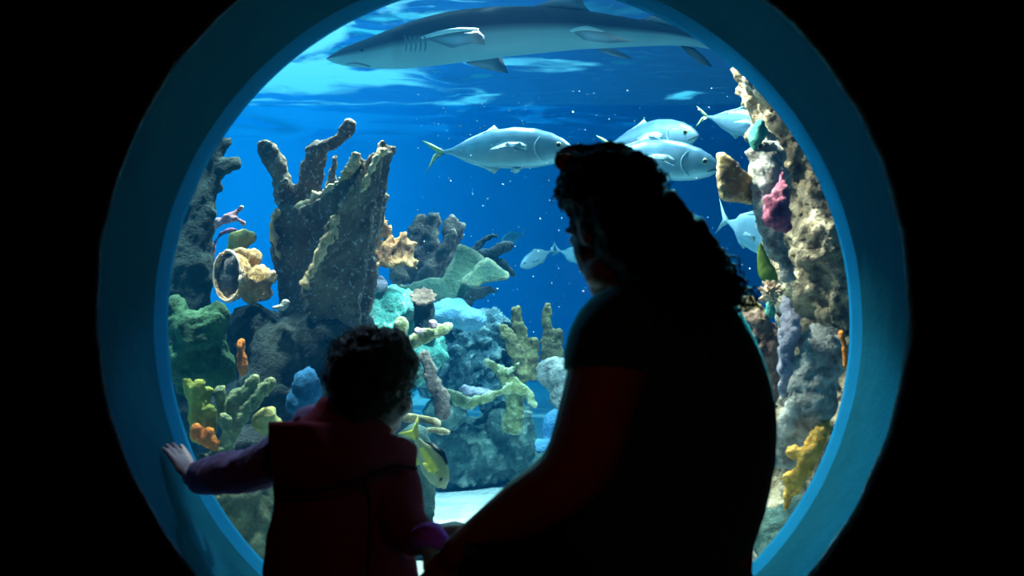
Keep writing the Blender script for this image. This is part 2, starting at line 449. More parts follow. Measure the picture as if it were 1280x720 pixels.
# tank: sand bed, walls, water
TX0, TX1, TY1, ZS = -4.6, 3.8, 8.6, 2.08
SANDZ = CAMZ-.75
mb = MB(); nx, ny = 110, 110; vs = []
for j in range(ny+1):
    for i in range(nx+1):
        x = TX0+(TX1-TX0)*i/nx; y = .30+(TY1-.30)*j/ny
        vs.append((x, y, SANDZ+.03*noise.noise(V((x*2.2, y*2.2, 3)))+.012*noise.noise(V((x*9, y*9, 1)))))
mb.add(vs, [(j*(nx+1)+i, j*(nx+1)+i+1, (j+1)*(nx+1)+i+1, (j+1)*(nx+1)+i) for j in range(ny) for i in range(nx)])
tag(build(mb, 'tank_sand', M['sand']), 'pale white sand covering the bottom of the aquarium tank', 'sand', kind='stuff')
for nm, lo, hi in (('wall_tank_back', (TX0, TY1, -.1), (TX1, TY1+.1, ZS+.25)),
                   ('wall_tank_left', (TX0-.1, .3, -.1), (TX0, TY1, ZS+.25)),
                   ('wall_tank_right', (TX1, .3, -.1), (TX1+.1, TY1, ZS+.25))):
    mb = MB(); mb.box(lo, hi); struct(mb, nm, M['tankwall'], flat=True)
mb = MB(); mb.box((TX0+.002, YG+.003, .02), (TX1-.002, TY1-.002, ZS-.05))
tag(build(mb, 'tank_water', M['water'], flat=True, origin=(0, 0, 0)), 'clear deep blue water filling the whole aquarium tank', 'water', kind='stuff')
mb = MB(); nx, ny = 260, 260; vs = []
for j in range(ny+1):
    for i in range(nx+1):
        x = TX0+.004+(TX1-TX0-.008)*i/nx; y = .30+(TY1-.304)*j/ny
        z = .035*noise.noise(V((x*1.6, y*2.2, 0)))+.02*noise.noise(V((x*4.2+7, y*5.2, 2)))+.007*noise.noise(V((x*11, y*12, 5)))
        vs.append((x, y, ZS+z))
mb.add(vs, [(j*(nx+1)+i, j*(nx+1)+i+1, (j+1)*(nx+1)+i+1, (j+1)*(nx+1)+i) for j in range(ny) for i in range(nx)])
tag(build(mb, 'water_surface', M['surface'], origin=(0, 0, 0)), 'rippled underside of the water surface above the shark', 'water', kind='stuff')

# ------------------------------------------------------------------ corals and rocks
def rock(name, label, cat, mat, lumps, disp, voxel=.02, smooth=3, blades=(), group=None):
    """lumps: (px, py, depth, half width px, half height px[, half depth m]); blades: list of (px,py,d,hw px) with a thickness ratio"""
    mb = MB()
    for l in lumps:
        px, py, d, a, b = l[:5]; c = l[5] if len(l) > 5 else (a+b)/2/F*d
        mb.ell(P(px, py, d), (a/F*d, c, b/F*d))
    for bl in blades: add_blade(mb, *bl)
    return tag(build(mb, name, mat, None, voxel, smooth, disp), label, cat, group)

def add_blade(mb, pts, ratio=.35, roll=0.0):
    mb.blade([P(*p[:3]) for p in pts], [p[3]/F*p[2] for p in pts], [max(p[3]/F*p[2]*ratio, .008) for p in pts], roll=roll)

def coral(name, label, cat, mat, blades, disp, voxel=.01, smooth=2, lumps=(), group=None):
    return rock(name, label, cat, mat, lumps, disp, voxel, smooth, blades, group)

KNOB = [(9, .03, 3), (30, .012, 3)]
ROUGH = [(14, .012, 3), (45, .006, 2)]

# --- left side
def add_plate(mb, outline, thick):
    """flat coral blade with this outline (photo x, y, depth)"""
    o = [P(*p) for p in outline]; n = len(o)
    o, _ = catmull(o+[o[0]], [0]*(n+1), 3); o = o[:-1]; n = len(o)
    c = sum(o, V())/n
    fr = [p+V((0, -thick/2, 0)) for p in o]; bk = [p+V((0, thick/2, 0)) for p in o]
    mb.add(fr+bk, [tuple(range(n)), tuple(range(n, 2*n))[::-1]]+[(i, i+n, (i+1) % n+n, (i+1) % n) for i in range(n)])
root = thing('elkhorn_coral', 'large brown elkhorn coral with pale ridged antlers, tallest in the left half', 'coral', P(400, 420, 4.15))
mb = MB()
add_plate(mb, [(344,330,4.2),(341,275,4.2),(352,262,4.2),(372,258,4.18),(400,258,4.15),(418,272,4.12),(412,310,4.1),(395,350,4.1),(385,390,4.1),(400,430,4.1),(350,430,4.2),(352,380,4.2)], .055)
add_plate(mb, [(378,362,4.03),(395,325,4.02),(412,280,4.02),(430,250,4.0),(448,222,4.0),(458,200,4.02),(470,192,4.05),(477,204,4.06),(470,250,4.08),(462,310,4.1),(452,370,4.1),(446,420,4.1),(405,425,4.05)], .05)
add_plate(mb, [(370,262,4.12),(394,250,4.1),(414,237,4.07),(432,223,4.04),(443,202,4.02),(450,198,4.02),(452,216,4.03),(440,250,4.05),(420,285,4.07),(395,285,4.1)], .03)
for bl in [
    ([(372,275,4.2,18),(358,245,4.2,15),(346,212,4.2,13),(334,190,4.2,14),(329,180,4.2,10)], .5),
    ([(350,236,4.18,8),(357,224,4.15,6)], .8),
    ([(370,275,4.22,20),(384,238,4.22,16),(393,205,4.22,17),(398,184,4.22,13)], .5),
    ([(386,190,4.22,8),(405,184,4.2,8),(420,178,4.2,9),(434,163,4.2,10),(437,156,4.2,8)], .8),
    ([(442,400,4.2,14),(452,320,4.2,15),(468,250,4.22,12),(480,205,4.25,10),(478,178,4.25,7)], .5),
    ([(476,215,4.24,10),(486,192,4.25,8),(494,184,4.26,5)], .7),
    ([(466,310,4.26,6),(480,245,4.26,6)], .8),
    ([(403,272,4.32,8),(415,228,4.35,8),(420,194,4.35,4)], .5),
    ([(424,262,4.26,9),(438,230,4.24,9),(446,198,4.22,6)], .5),
    ([(456,330,4.22,18),(462,365,4.2,8),(455,400,4.18,5)], .6)]: add_blade(mb, *bl)
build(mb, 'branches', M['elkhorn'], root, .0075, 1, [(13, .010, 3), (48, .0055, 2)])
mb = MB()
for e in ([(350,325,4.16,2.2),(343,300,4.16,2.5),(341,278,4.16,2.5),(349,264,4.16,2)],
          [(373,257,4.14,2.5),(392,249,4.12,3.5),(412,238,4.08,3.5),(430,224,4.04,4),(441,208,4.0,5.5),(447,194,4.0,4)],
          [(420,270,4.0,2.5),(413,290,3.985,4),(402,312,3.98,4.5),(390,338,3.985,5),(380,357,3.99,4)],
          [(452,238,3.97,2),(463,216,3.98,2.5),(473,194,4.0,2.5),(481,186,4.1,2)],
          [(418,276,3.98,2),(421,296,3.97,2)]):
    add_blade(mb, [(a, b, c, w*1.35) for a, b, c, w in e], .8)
tag(build(mb, 'lit_growth_edge', M['elk_lit_edge'], root, .0055, 1, [(30, .012, 3), (80, .005, 2)]), 'pale tan growing edges with lamp-lit rims painted in')
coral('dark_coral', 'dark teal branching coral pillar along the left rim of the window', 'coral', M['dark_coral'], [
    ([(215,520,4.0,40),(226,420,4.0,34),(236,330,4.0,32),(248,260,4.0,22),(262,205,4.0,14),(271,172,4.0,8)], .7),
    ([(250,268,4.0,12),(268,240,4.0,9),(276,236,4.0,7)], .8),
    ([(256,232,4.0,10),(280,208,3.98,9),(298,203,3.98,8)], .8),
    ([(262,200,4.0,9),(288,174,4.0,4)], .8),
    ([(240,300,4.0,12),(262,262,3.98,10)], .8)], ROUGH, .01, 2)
rock('lettuce_coral', 'dark green leafy coral mound at the left rim of the window', 'coral', M['green'],
     [(250,420,3.75,32,34,.06),(232,452,3.75,24,30,.05),(268,455,3.75,26,32,.05),(222,400,3.8,16,26,.05),(272,398,3.75,14,20,.04),(246,482,3.8,28,18,.05)],
     [(26, .016, 2), (70, .005, 2)], .009, 1)
coral('pink_coral', 'small pink branching coral behind the dark pillar at left', 'coral', M['pink_coral'], [
    ([(258,290,4.3,5),(272,279,4.3,5),(290,270,4.3,5),(303,259,4.3,4)], .8),
    ([(280,278,4.3,4),(298,273,4.28,5),(305,280,4.28,4)], .8)], ROUGH, .006, 1)
coral('purple_coral', 'purple twig coral curving under the pink coral at left', 'coral', M['purple_coral'], [
    ([(262,318,4.25,8),(270,300,4.25,5),(282,290,4.25,5),(294,288,4.25,4)], .8)], ROUGH, .006, 1)
coral('knob_coral', 'pale yellow knob coral behind the tan cup sponge', 'coral', M['yellow'], [
    ([(290,312,4.15,10),(300,302,4.15,15),(316,296,4.15,7)], .8)], ROUGH, .008, 2)
# tan vase sponge: a cup with an oval mouth
root = thing('cup_sponge', 'tan cup sponge with an oval grey mouth left of the big elkhorn', 'sponge', P(300, 395, 4.0))
mb = MB()
ax = V((-.35, -1, .05)).normalized(); c0 = P(287, 345, 3.95)
xa = V((1, 0, 0)); xa = (xa-ax*xa.dot(ax)).normalized(); za = ax.cross(xa).normalized()*-1
def oval(c, a, b, n=28): return [c+xa*a*math.cos(2*PI*k/n)+za*b*math.sin(2*PI*k/n) for k in range(n)]
s = 4/F
mb.rings([oval(c0-ax*.09, 10*s, 16*s), oval(c0-ax*.05, 17*s, 27*s), oval(c0, 21*s, 33*s), oval(c0+ax*.012, 20*s, 32*s), oval(c0+ax*.01, 16*s, 27*s), oval(c0-ax*.03, 13*s, 23*s), oval(c0-ax*.05, 6*s, 12*s)])
for l in ((312,325,4.05,15,15),(325,350,4.02,15,18),(339,346,4.0,8,8),(316,368,4.02,12,12),(300,318,4.05,14,9),(332,366,4.02,8,10)):
    mb.ell(P(*l[:3]), (l[3]*s, .035, l[4]*s))
build(mb, 'sponge_body', M['tan_sponge'], root, .006, 1, [(30, .007, 3), (70, .005, 2)])
mb = MB(); mb.tube([p-V((0,0,0)) for p in oval(c0+ax*.014, 19*s, 31*s)]+[oval(c0+ax*.014, 19*s, 31*s)[0]], [.0032]*29, seg=6, n=1, round_ends=False)
tag(build(mb, 'sponge_rim', M['rim_pale'], root, None, 0, [(40, .004, 2), (15, .006, 2)]), 'pale pinkish rim')
mb = MB(); mb.rings([oval(c0+ax*.006, 16*s, 28*s), oval(c0-ax*.01, 12*s, 22*s), oval(c0-ax*.02, 4*s, 8*s)], caps=True)
tag(build(mb, 'sponge_mouth', M['grey_inside'], root), 'grey oval hollow')

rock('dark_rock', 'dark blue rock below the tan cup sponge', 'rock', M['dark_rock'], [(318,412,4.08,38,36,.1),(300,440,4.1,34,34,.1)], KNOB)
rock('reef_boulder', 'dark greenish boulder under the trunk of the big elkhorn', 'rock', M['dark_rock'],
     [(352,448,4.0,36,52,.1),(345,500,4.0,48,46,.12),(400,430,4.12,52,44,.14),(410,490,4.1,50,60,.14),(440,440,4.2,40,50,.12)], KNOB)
rock('pale_chip', 'pale shell chip lying on the boulder under the big elkhorn', 'shell', M['crust'], [(350,384,3.92,10,4,.02),(357,379,3.92,6,4,.015)], [(40, .004, 2)], .004, 1)
rock('orange_sponge', 'small orange sponge on the dark rock beside the green coral', 'sponge', M['orange'], [(301,438,3.85,6,14,.02),(303,456,3.85,7,16,.02)], [(40, .006, 2)], .006, 1)
rock('blue_sponge', 'blue sponge on the boulder left of the child’s head'.replace('’', "'"), 'sponge', M['blue_sponge'], [(382,486,3.85,17,24,.04),(372,505,3.85,14,16,.04)], ROUGH, .008, 2)
coral('finger_coral', 'grey green finger coral with pale cut tips above the child\'s sleeve', 'coral', M['finger_green'], [
    ([(283,560,3.6,9),(288,532,3.6,9),(302,503,3.6,9),(318,474,3.6,9)], .9),
    ([(285,548,3.6,8),(305,520,3.58,8),(322,496,3.58,8),(339,478,3.58,8)], .9),
    ([(285,525,3.6,8),(290,505,3.6,8),(296,490,3.6,8)], .9),
    ([(278,520,3.62,7),(276,500,3.62,8),(274,487,3.62,7)], .9),
    ([(283,552,3.55,9),(284,535,3.55,8),(281,522,3.55,7)], .9),
    ([(270,580,3.6,16),(283,556,3.6,12)], .9)], [(40, .006, 2), (90, .003, 2)], .006, 1)
coral('finger_coral', 'yellow green finger coral with knobbly stubs over the orange sponge', 'coral', M['finger_yellow'], [
    ([(250,545,3.6,13),(247,515,3.6,12),(246,490,3.6,9),(249,480,3.6,8)], .9),
    ([(262,540,3.58,9),(264,522,3.58,8),(262,512,3.58,7)], .9),
    ([(240,505,3.62,7),(236,488,3.62,7),(233,474,3.62,5)], .9),
    ([(256,500,3.62,8),(260,488,3.62,7)], .9)], [(40, .006, 2), (90, .003, 2)], .006, 1)
rock('orange_sponge', 'bright orange lobed sponge just above the child\'s left hand', 'sponge', M['orange'],
     [(245,540,3.55,8,12,.02),(262,547,3.55,8,14,.02),(254,548,3.55,6,9,.02),(268,555,3.55,6,10,.02)], [(40, .005, 2)], .006, 1)
rock('knob_coral', 'rounded yellow knob coral by the child\'s hood', 'coral', M['yellow'], [(333,526,3.6,14,17,.035),(340,535,3.6,10,14,.03)], ROUGH, .008, 2)
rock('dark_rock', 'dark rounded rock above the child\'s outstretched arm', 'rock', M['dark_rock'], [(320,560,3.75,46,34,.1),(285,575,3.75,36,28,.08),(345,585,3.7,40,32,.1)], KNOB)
rock('algae_rock', 'olive algae covered rock below the child\'s outstretched arm', 'rock', M['olive_rock'],
     [(285,640,3.55,52,56,.12),(320,690,3.55,54,60,.12),(262,600,3.6,34,34,.1),(335,640,3.6,40,50,.1),(330,770,3.6,70,70,.15)], [(10, .03, 3), (36, .012, 3)], .015, 2)
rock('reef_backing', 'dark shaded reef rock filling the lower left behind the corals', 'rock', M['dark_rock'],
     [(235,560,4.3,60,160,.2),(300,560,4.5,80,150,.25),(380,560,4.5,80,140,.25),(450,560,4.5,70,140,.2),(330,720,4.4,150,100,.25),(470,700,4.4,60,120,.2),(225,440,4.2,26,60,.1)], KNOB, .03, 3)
# --- middle
mb = MB()
def fanout(p, ang, ln, hw, lev):
    q = (p[0]+math.cos(ang)*ln, p[1]-math.sin(ang)*ln)
    d = 4.6+random.uniform(-.03, .03)
    add_blade(mb, [(p[0],p[1],d,hw),((p[0]+q[0])/2,(p[1]+q[1])/2,d-.01,hw),(q[0],q[1],d,hw*.8)], .8)
    if lev:
        for k in range(4): fanout((p[0]+(q[0]-p[0])*(.5+.25*k), p[1]+(q[1]-p[1])*(.5+.25*k)), ang+random.uniform(-.9,.9), ln*random.uniform(.5,.75), hw*.8, lev-1)
rs = random.getstate(); random.seed(3)
for a, l in ((.15,16),(.5,17),(.95,20),(1.45,26),(1.9,26),(2.3,18),(2.7,12)): fanout((484,332), a, l, 3.8, 2)
random.setstate(rs)
tag(build(mb, 'orange_coral', M['orange_fan'], None, .0065, 0, [(40, .006, 2)]), 'bushy orange brown coral right of the big elkhorn', 'coral')
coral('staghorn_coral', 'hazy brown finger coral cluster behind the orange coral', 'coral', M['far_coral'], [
    ([(508,350,5.2,9),(516,315,5.2,11),(524,280,5.2,9),(528,272,5.2,6)], .8),
    ([(522,350,5.2,11),(534,315,5.2,12),(543,280,5.2,10),(547,266,5.2,6)], .8),
    ([(520,358,5.1,9),(540,335,5.1,9),(556,310,5.1,8),(566,290,5.1,7)], .8),
    ([(548,345,5.3,10),(560,305,5.3,12),(566,275,5.3,10)], .8),
    ([(500,350,5.1,12),(497,335,5.1,10)], .8),
    ([(565,310,5.3,8),(578,282,5.3,5)], .8)], [(20, .016, 3), (50, .008, 2)], .012, 1)
mb = MB()
add_plate(mb, [(546,366,4.9),(556,345,4.9),(566,322,4.9),(573,304,4.9),(590,311,4.9),(607,325,4.9),(594,346,4.88),(580,374,4.88),(566,380,4.9)], .03)
add_plate(mb, [(578,352,4.84),(592,338,4.84),(607,323,4.84),(624,333,4.84),(637,346,4.84),(615,351,4.84),(590,358,4.84)], .03)
add_blade(mb, [(495,364,4.9,7),(520,362,4.9,10),(545,362,4.9,14),(562,370,4.9,12)], .5)
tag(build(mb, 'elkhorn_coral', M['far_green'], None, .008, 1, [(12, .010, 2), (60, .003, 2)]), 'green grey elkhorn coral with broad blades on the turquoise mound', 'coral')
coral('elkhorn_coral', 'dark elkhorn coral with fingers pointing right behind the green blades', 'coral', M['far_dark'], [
    ([(580,345,5.1,16),(600,322,5.1,9),(622,312,5.1,7),(640,306,5.1,6)], .7),
    ([(585,320,5.15,8),(600,305,5.15,6),(612,297,5.15,5),(622,296,5.1,4)], .7),
    ([(600,335,5.1,8),(625,330,5.1,6),(638,340,5.1,5),(645,345,5.1,4)], .7),
    ([(560,370,5.1,16),(590,366,5.1,11),(618,363,5.1,6)], .6),
    ([(560,378,5.0,12),(575,382,5.0,9),(592,380,5.0,4)], .6)], [(20, .012, 3), (60, .004, 2)], .011, 1)
rock('turquoise_mound', 'turquoise rock mound right of the big elkhorn trunk', 'rock', M['teal_rock'],
     [(492,380,4.7,28,22,.1),(470,400,4.7,40,30,.12),(510,405,4.7,34,30,.12),(478,425,4.65,44,26,.12),(456,370,4.7,14,22,.06),(520,440,4.7,36,40,.12)], [(16, .024, 3), (55, .010, 2)], .012, 1)
rock('lilac_coral', 'lilac grey lump of coral on top of the turquoise mound', 'coral', M['lilac'], [(474,354,4.62,14,11,.04),(450,360,4.62,7,6,.03)], ROUGH, .008, 2)
root = thing('tube_sponge', 'dark blue tube sponge with a ruffled brown mouth', 'sponge', P(530, 415, 4.55))
mb = MB(); mb.blade([P(532,418,4.6),P(531,398,4.6),P(529,378,4.6)], [16/F*4.6,13/F*4.6,13/F*4.6], [.03,.03,.03])
build(mb, 'sponge_body', M['dark_rock'], root, .008, 2, [(30, .006, 2)])
mb = MB()
rr = []
for k in range(40):
    a = 2*PI*k/40; q = 1+.12*math.sin(a*9)
    rr.append((math.cos(a)*q, math.sin(a)*q))
cc = P(529, 372, 4.56)
for r_, dz in ((10, -.015), (15, .0), (16, .008), (12, .006), (6, -.006), (2, -.012)):
    mb.v  # keep rings in order
rings = [[cc+V((x*r_/F*4.56, y*.030*r_/16-.3*0+0, dz+y*r_/F*4.56*.62)) for x, y in rr] for r_, dz in ((10, -.012), (15, .0), (16, .006), (12, .004), (6, -.004), (2, -.008))]
mb.rings(rings)
tag(build(mb, 'sponge_mouth', M['shelf'], root, None, 0, [(60, .004, 2)]), 'ruffled brown mouth')
rock('blue_rock', 'pale blue rounded rock below the elkhorn blades', 'rock', M['blue_bright'], [(562,392,4.8,30,17,.08),(585,398,4.8,26,14,.08)], ROUGH+[(9, .01, 2)], .01, 2)
rock('knobbly_boulder', 'big knobbly dark blue boulder in the middle of the reef', 'rock', M['blue_rock'],
     [(586,440,5.35,52,48,.16),(610,420,5.35,34,30,.12),(560,460,5.3,40,44,.14),(612,400,5.4,18,14,.08),(545,420,5.3,24,28,.1),(620,470,5.35,30,40,.1)], [(20, .030, 2), (46, .022, 2), (90, .008, 2)], .011, 0)
coral('branch_coral', 'olive coral branch with a pinkish tip pointing right over the child\'s head', 'coral', M['olive_blade'], [
    ([(506,436,4.3,6),(522,424,4.3,7),(545,415,4.3,6),(564,408,4.3,5)], .7),([(524,420,4.3,5),(536,412,4.28,5)], .7)], ROUGH, .007, 1)
rock('pink_coral', 'tiny pink coral tuft sitting on the olive branch', 'coral', M['pink_coral'], [(541,406,4.27,5,6,.015),(523,414,4.27,6,4,.015)], [(60, .006, 2)], .005, 0)
rock('leaf_coral', 'small olive leaf coral just above the child\'s hair', 'coral', M['olive_blade'], [(500,408,4.2,9,12,.02)], ROUGH, .007, 2)
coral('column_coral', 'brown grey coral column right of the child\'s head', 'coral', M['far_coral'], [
    ([(558,520,4.4,10),(548,490,4.4,12),(538,465,4.4,9),(530,440,4.4,7)], .6)], [(24, .012, 3), (60, .005, 2)], .009, 1)
coral('finger_coral', 'encrusted mustard finger coral with three stubs, left of the thin one', 'coral', M['finger'], [
    ([(652,468,5.25,10),(652,430,5.25,9),(647,405,5.25,9),(645,386,5.25,6)], .9),
    ([(656,470,5.20,9),(645,438,5.20,9),(634,418,5.20,8),(628,410,5.20,5)], .9),
    ([(664,468,5.25,9),(665,445,5.25,8),(667,426,5.25,6)], .9)], [(34, .014, 3), (80, .006, 2)], .008, 0)
coral('finger_coral', 'tall thin mustard finger coral beside the woman\'s sleeve', 'coral', M['finger'], [
    ([(686,470,5.35,9),(685,430,5.35,8),(684,400,5.35,6),(684,380,5.35,4)], .9),
    ([(694,470,5.35,9),(697,438,5.35,8),(698,415,5.35,6)], .9),
    ([(684,455,5.35,7),(679,425,5.35,5)], .9)], [(34, .012, 3), (80, .006, 2)], .008, 0)
rock('pale_rock', 'pale crusty rock at the foot of the thin finger coral', 'rock', M['crust'], [(692,468,5.20,24,20,.06),(700,490,5.20,16,24,.06)], ROUGH+[(10, .02, 2)], .01, 1)
mb = MB()
for bl in [
    ([(607,452,5.1,4),(618,459,5.1,8),(632,470,5.1,10),(644,482,5.1,10)], .3, .3),
    ([(640,478,5.1,9),(655,488,5.08,9),(664,498,5.08,6),(669,507,5.08,3)], .4),
    ([(559,487,5.05,4),(570,497,5.05,9),(584,504,5.05,10),(600,501,5.05,8),(620,492,5.05,5),(640,484,5.08,8)], .35, .3),
    ([(641,484,5.1,11),(644,505,5.12,12),(640,535,5.15,14)], .6),
    ([(630,466,5.1,5),(640,462,5.08,4),(648,455,5.06,2.5)], .6)]: add_blade(mb, *bl)
tag(build(mb, 'elkhorn_coral', M['olive_blade'], None, .008, 1, [(18, .010, 3), (55, .005, 2)]), 'olive elkhorn coral with two curved arms low in the middle', 'coral')
rock('coral_crust', 'pale lilac crust sitting in the bend of the olive elkhorn', 'coral', M['lilac'], [(596,491,5.10,18,7,.03),(582,487,5.10,8,6,.02)], [(40, .010, 3)], .007, 0)
rock('reef_rock', 'grey green reef rock standing on the sand in the middle', 'rock', M['reef_rock'],
     [(600,565,5.45,64,42,.18),(555,560,5.4,44,46,.16),(630,520,5.4,26,50,.1),(660,585,5.45,46,24,.14),(570,592,5.4,60,20,.14),(560,515,5.25,26,18,.08),(648,545,5.35,20,40,.08),(690,590,5.45,30,20,.1)],
     [(12, .03, 3), (34, .016, 3)], .014, 1)
rock('blue_ledge', 'smooth blue stone lying on the sand behind the woman\'s arm', 'rock', M['blue_bright'], [(672,560,5.6,36,12,.14),(715,545,5.8,40,40,.14)], [(9, .02, 2)], .016, 2)
coral('plate_coral', 'thin tan plate coral right of the child\'s cheek', 'coral', M['slab'], [
    ([(505,522,4.3,6),(522,523,4.3,7),(540,527,4.3,6),(548,530,4.3,4)], .5)], [(26, .006, 2)], .006, 1)
coral('plate_coral', 'lower thin tan plate coral above the diving fish', 'coral', M['slab'], [
    ([(525,537,4.28,3),(542,538,4.28,4),(560,540,4.28,4)], .6)], [(26, .005, 2)], .005, 1)
rock('rock_pillar', 'teal rock stump beside the child\'s right arm', 'rock', M['reef_rock'], [(524,620,4.0,21,52,.07),(524,690,4.0,24,50,.08),(515,570,4.05,24,40,.08)], [(14, .012, 3), (40, .006, 2)], .01, 2)
rock('flat_rock', 'flat dark rock at the near edge of the sand patch', 'rock', M['dark_rock'], [(560,674,3.95,54,16,.12),(530,690,3.95,50,24,.1)], ROUGH, .012, 2)
# --- right pillar
rock('rock_pillar', 'tall beige rock pillar along the right rim of the window', 'rock', M['pillar'], [], [(5, .05, 3), (14, .024, 3), (38, .014, 3), (90, .006, 2)], .010, 0, [
    ([(1005,-20,3.75,80),(1010,60,3.75,84),(1022,130,3.75,82),(1034,200,3.75,84),(1040,260,3.75,82),(1050,330,3.75,84),(1064,400,3.75,88),(1066,460,3.75,88),(1062,520,3.75,92),(1052,600,3.75,98),(1034,680,3.75,100),(1020,780,3.75,110)], 1.0)])
rock('crust_rock', 'grey white crusted ridge on the left face of the right pillar', 'rock', M['crust'], [], [(12, .02, 3), (40, .014, 3)], .009, 0, [
    ([(955,172,3.55,14),(962,215,3.5,22),(962,260,3.5,22),(964,290,3.5,18),(975,320,3.5,16),(984,340,3.5,8)], .9)])
rock('pink_sponge', 'dusky pink sponge on the grey crust of the right pillar', 'sponge', M['pink_sponge'], [], [(22, .012, 3), (70, .006, 2)], .007, 1, [
    ([(978,214,3.38,3),(977,232,3.36,7),(972,252,3.35,17),(974,272,3.35,18),(984,286,3.36,8)], .5)])
mb = MB()
add_plate(mb, [(898,193,3.48),(908,194,3.48),(922,206,3.48),(938,221,3.5),(952,228,3.54),(950,254,3.54),(936,254,3.5),(918,251,3.48),(902,247,3.47),(897,222,3.47)], .03)
tag(build(mb, 'slab_coral', M['slab'], None, .007, 1, [(14, .007, 2), (60, .004, 2)]), 'mustard brown slab sticking out left from the right pillar', 'coral')
rock('knob_coral', 'turquoise knob coral at the top of the grey crust', 'coral', M['teal_knob'], [(949,164,3.5,11,14,.03),(942,178,3.5,7,10,.02)], [(50, .008, 2)], .006, 1)
coral('leaf_coral', 'yellow green leaf coral hanging on the right pillar above the tan anemone', 'coral', M['leaf_green'], [
    ([(950,304,3.45,3),(953,324,3.45,10),(959,340,3.45,14),(968,354,3.45,9)], .35)], [(14, .006, 2)], .006, 1)
# spiky anemone
mb = MB(); c0 = P(963, 366, 3.35); mb.ell(c0, (.020, .02, .022))
for k in range(70):
    u = V((random.gauss(0, 1), random.gauss(0, 1)-.5, random.gauss(0, 1))).normalized()
    mb.tube([c0+u*.014, c0+u*.030], [.0042, .002], seg=6, n=1)
tag(build(mb, 'sea_anemone', M['anemone']), 'spiky tan anemone stuck to the right pillar', 'anemone')
rock('yellow_snail', 'tiny bright yellow snail beside the tan anemone', 'snail', M['yellow'], [(977,363,3.36,4,3,.008),(980,361,3.36,2.5,2.5,.006)], [(60, .001, 2)], .003, 1)
rock('brain_coral', 'tan grooved coral knob peeking out by the woman\'s shoulder', 'coral', M['finger'], [(932,388,3.6,20,18,.04),(945,395,3.6,12,14,.04)], [(60, .010, 3)], .007, 0)
rock('shelf_rock', 'brown pitted shelf rock beside the woman\'s back', 'rock', M['shelf'], [], [(18, .022, 3), (50, .010, 2)], .009, 1, [
    ([(925,400,3.55,14),(945,412,3.5,24),(958,440,3.5,22),(962,480,3.52,14),(960,520,3.55,10)], .8)])
rock('leaf_coral', 'small pale teal leaf coral between brown shelf and anemone', 'coral', M['teal_knob'], [(963,386,3.48,7,12,.015)], [(40, .005, 2)], .005, 1)
rock('lilac_sponge', 'blue violet ruffled crust running down the right pillar', 'sponge', M['lilac'], [], [(30, .014, 3), (80, .006, 2)], .008, 0, [
    ([(982,372,3.45,6),(988,400,3.4,11),(986,430,3.38,13),(984,460,3.38,10),(980,492,3.4,6)], .7)])
rock('pale_blue_patch', 'grey blue silted rock face under the violet crust', 'rock', M['crust'], [], [(12, .02, 3), (44, .010, 3)], .01, 1, [
    ([(1030,420,3.42,22),(1025,455,3.38,34),(1015,495,3.36,36),(1000,535,3.38,30),(985,575,3.42,24)], .5)])
coral('orange_sponge', 'thin orange sponge streak near the right rim of the window', 'sponge', M['orange'], [
    ([(1051,416,3.3,3),(1056,435,3.3,4),(1056,458,3.3,3)], .9)], [(60, .003, 2)], .004, 1)
rock('golden_sponge', 'golden yellow ragged sponge low on the right pillar', 'sponge', M['yellow_sponge'], [(990,565,3.3,9,8,.02),(984,596,3.3,9,7,.02)], [(26, .008, 3), (70, .006, 2)], .006, 0, [
    ([(1034,528,3.35,6),(1024,546,3.3,11),(1012,568,3.28,13),(999,594,3.28,12),(988,614,3.3,8),(981,638,3.3,3)], .5)])
rock('grey_rock', 'grey rock at the foot of the right pillar by the sand', 'rock', M['reef_rock'], [(960,668,3.5,28,30,.08),(985,690,3.45,40,24,.08),(1010,660,3.5,40,40,.1)], ROUGH+[(9, .02, 2)], .012, 1)

# ------------------------------------------------------------------ fish
def lerp_table(tab, x):
    for (x0, *a), (x1, *b) in zip(tab, tab[1:]):
        if x0 <= x <= x1:
            t = (x-x0)/(x1-x0) if x1 > x0 else 0
            t = t*t*(3-2*t)*.5+t*.5
            return [p+(q-p)*t for p, q in zip(a, b)]
    return list(tab[-1][1:] if x > tab[-1][0] else tab[0][1:])

def fish_body(tab, colfn, nx=48, seg=24, x0=0.0, x1=1.0):
    """tab rows: x, top z, bottom z, half thickness; nose at x=1"""
    mb = MB(); rings = []; cols = []
    for i in range(nx+1):
        x = x0+(x1-x0)*i/nx
        top, bot, th = lerp_table(tab, x)
        cz, hz = (top+bot)/2, (top-bot)/2
        r = []
        for k in range(seg):
            a = 2*PI*k/seg
            sy, cz_ = math.sin(a), math.cos(a)
            r.append(V((x, th*math.copysign(abs(sy)**.85, sy), cz+hz*cz_)))
            cols.append(colfn(x, cz_))
        rings.append(r)
    mb.rings(rings, cols)
    return mb

def pose(root, nose, tail, scale_up=1.0, roll=0.0):
    nose, tail = V(nose), V(tail)
    x = (nose-tail); l = x.length; x.normalize()
    y = V((0, 0, 1)).cross(x).normalized(); z = x.cross(y)
    if roll:
        q = Quaternion(x, roll); y = q @ y; z = q @ z
    m = Matrix((x, y, z)).transposed().to_4x4()
    root.matrix_world = Matrix.Translation(tail) @ m @ Matrix.Diagonal((l, l*scale_up, l*scale_up, 1))

def clone(root, label):
    r = root.copy(); COL.objects.link(r); r['label'] = label
    for ch in list(root.children):
        c = ch.copy(); COL.objects.link(c); c.parent = r
        for g in list(ch.children):
            d = g.copy(); COL.objects.link(d); d.parent = c
    return r

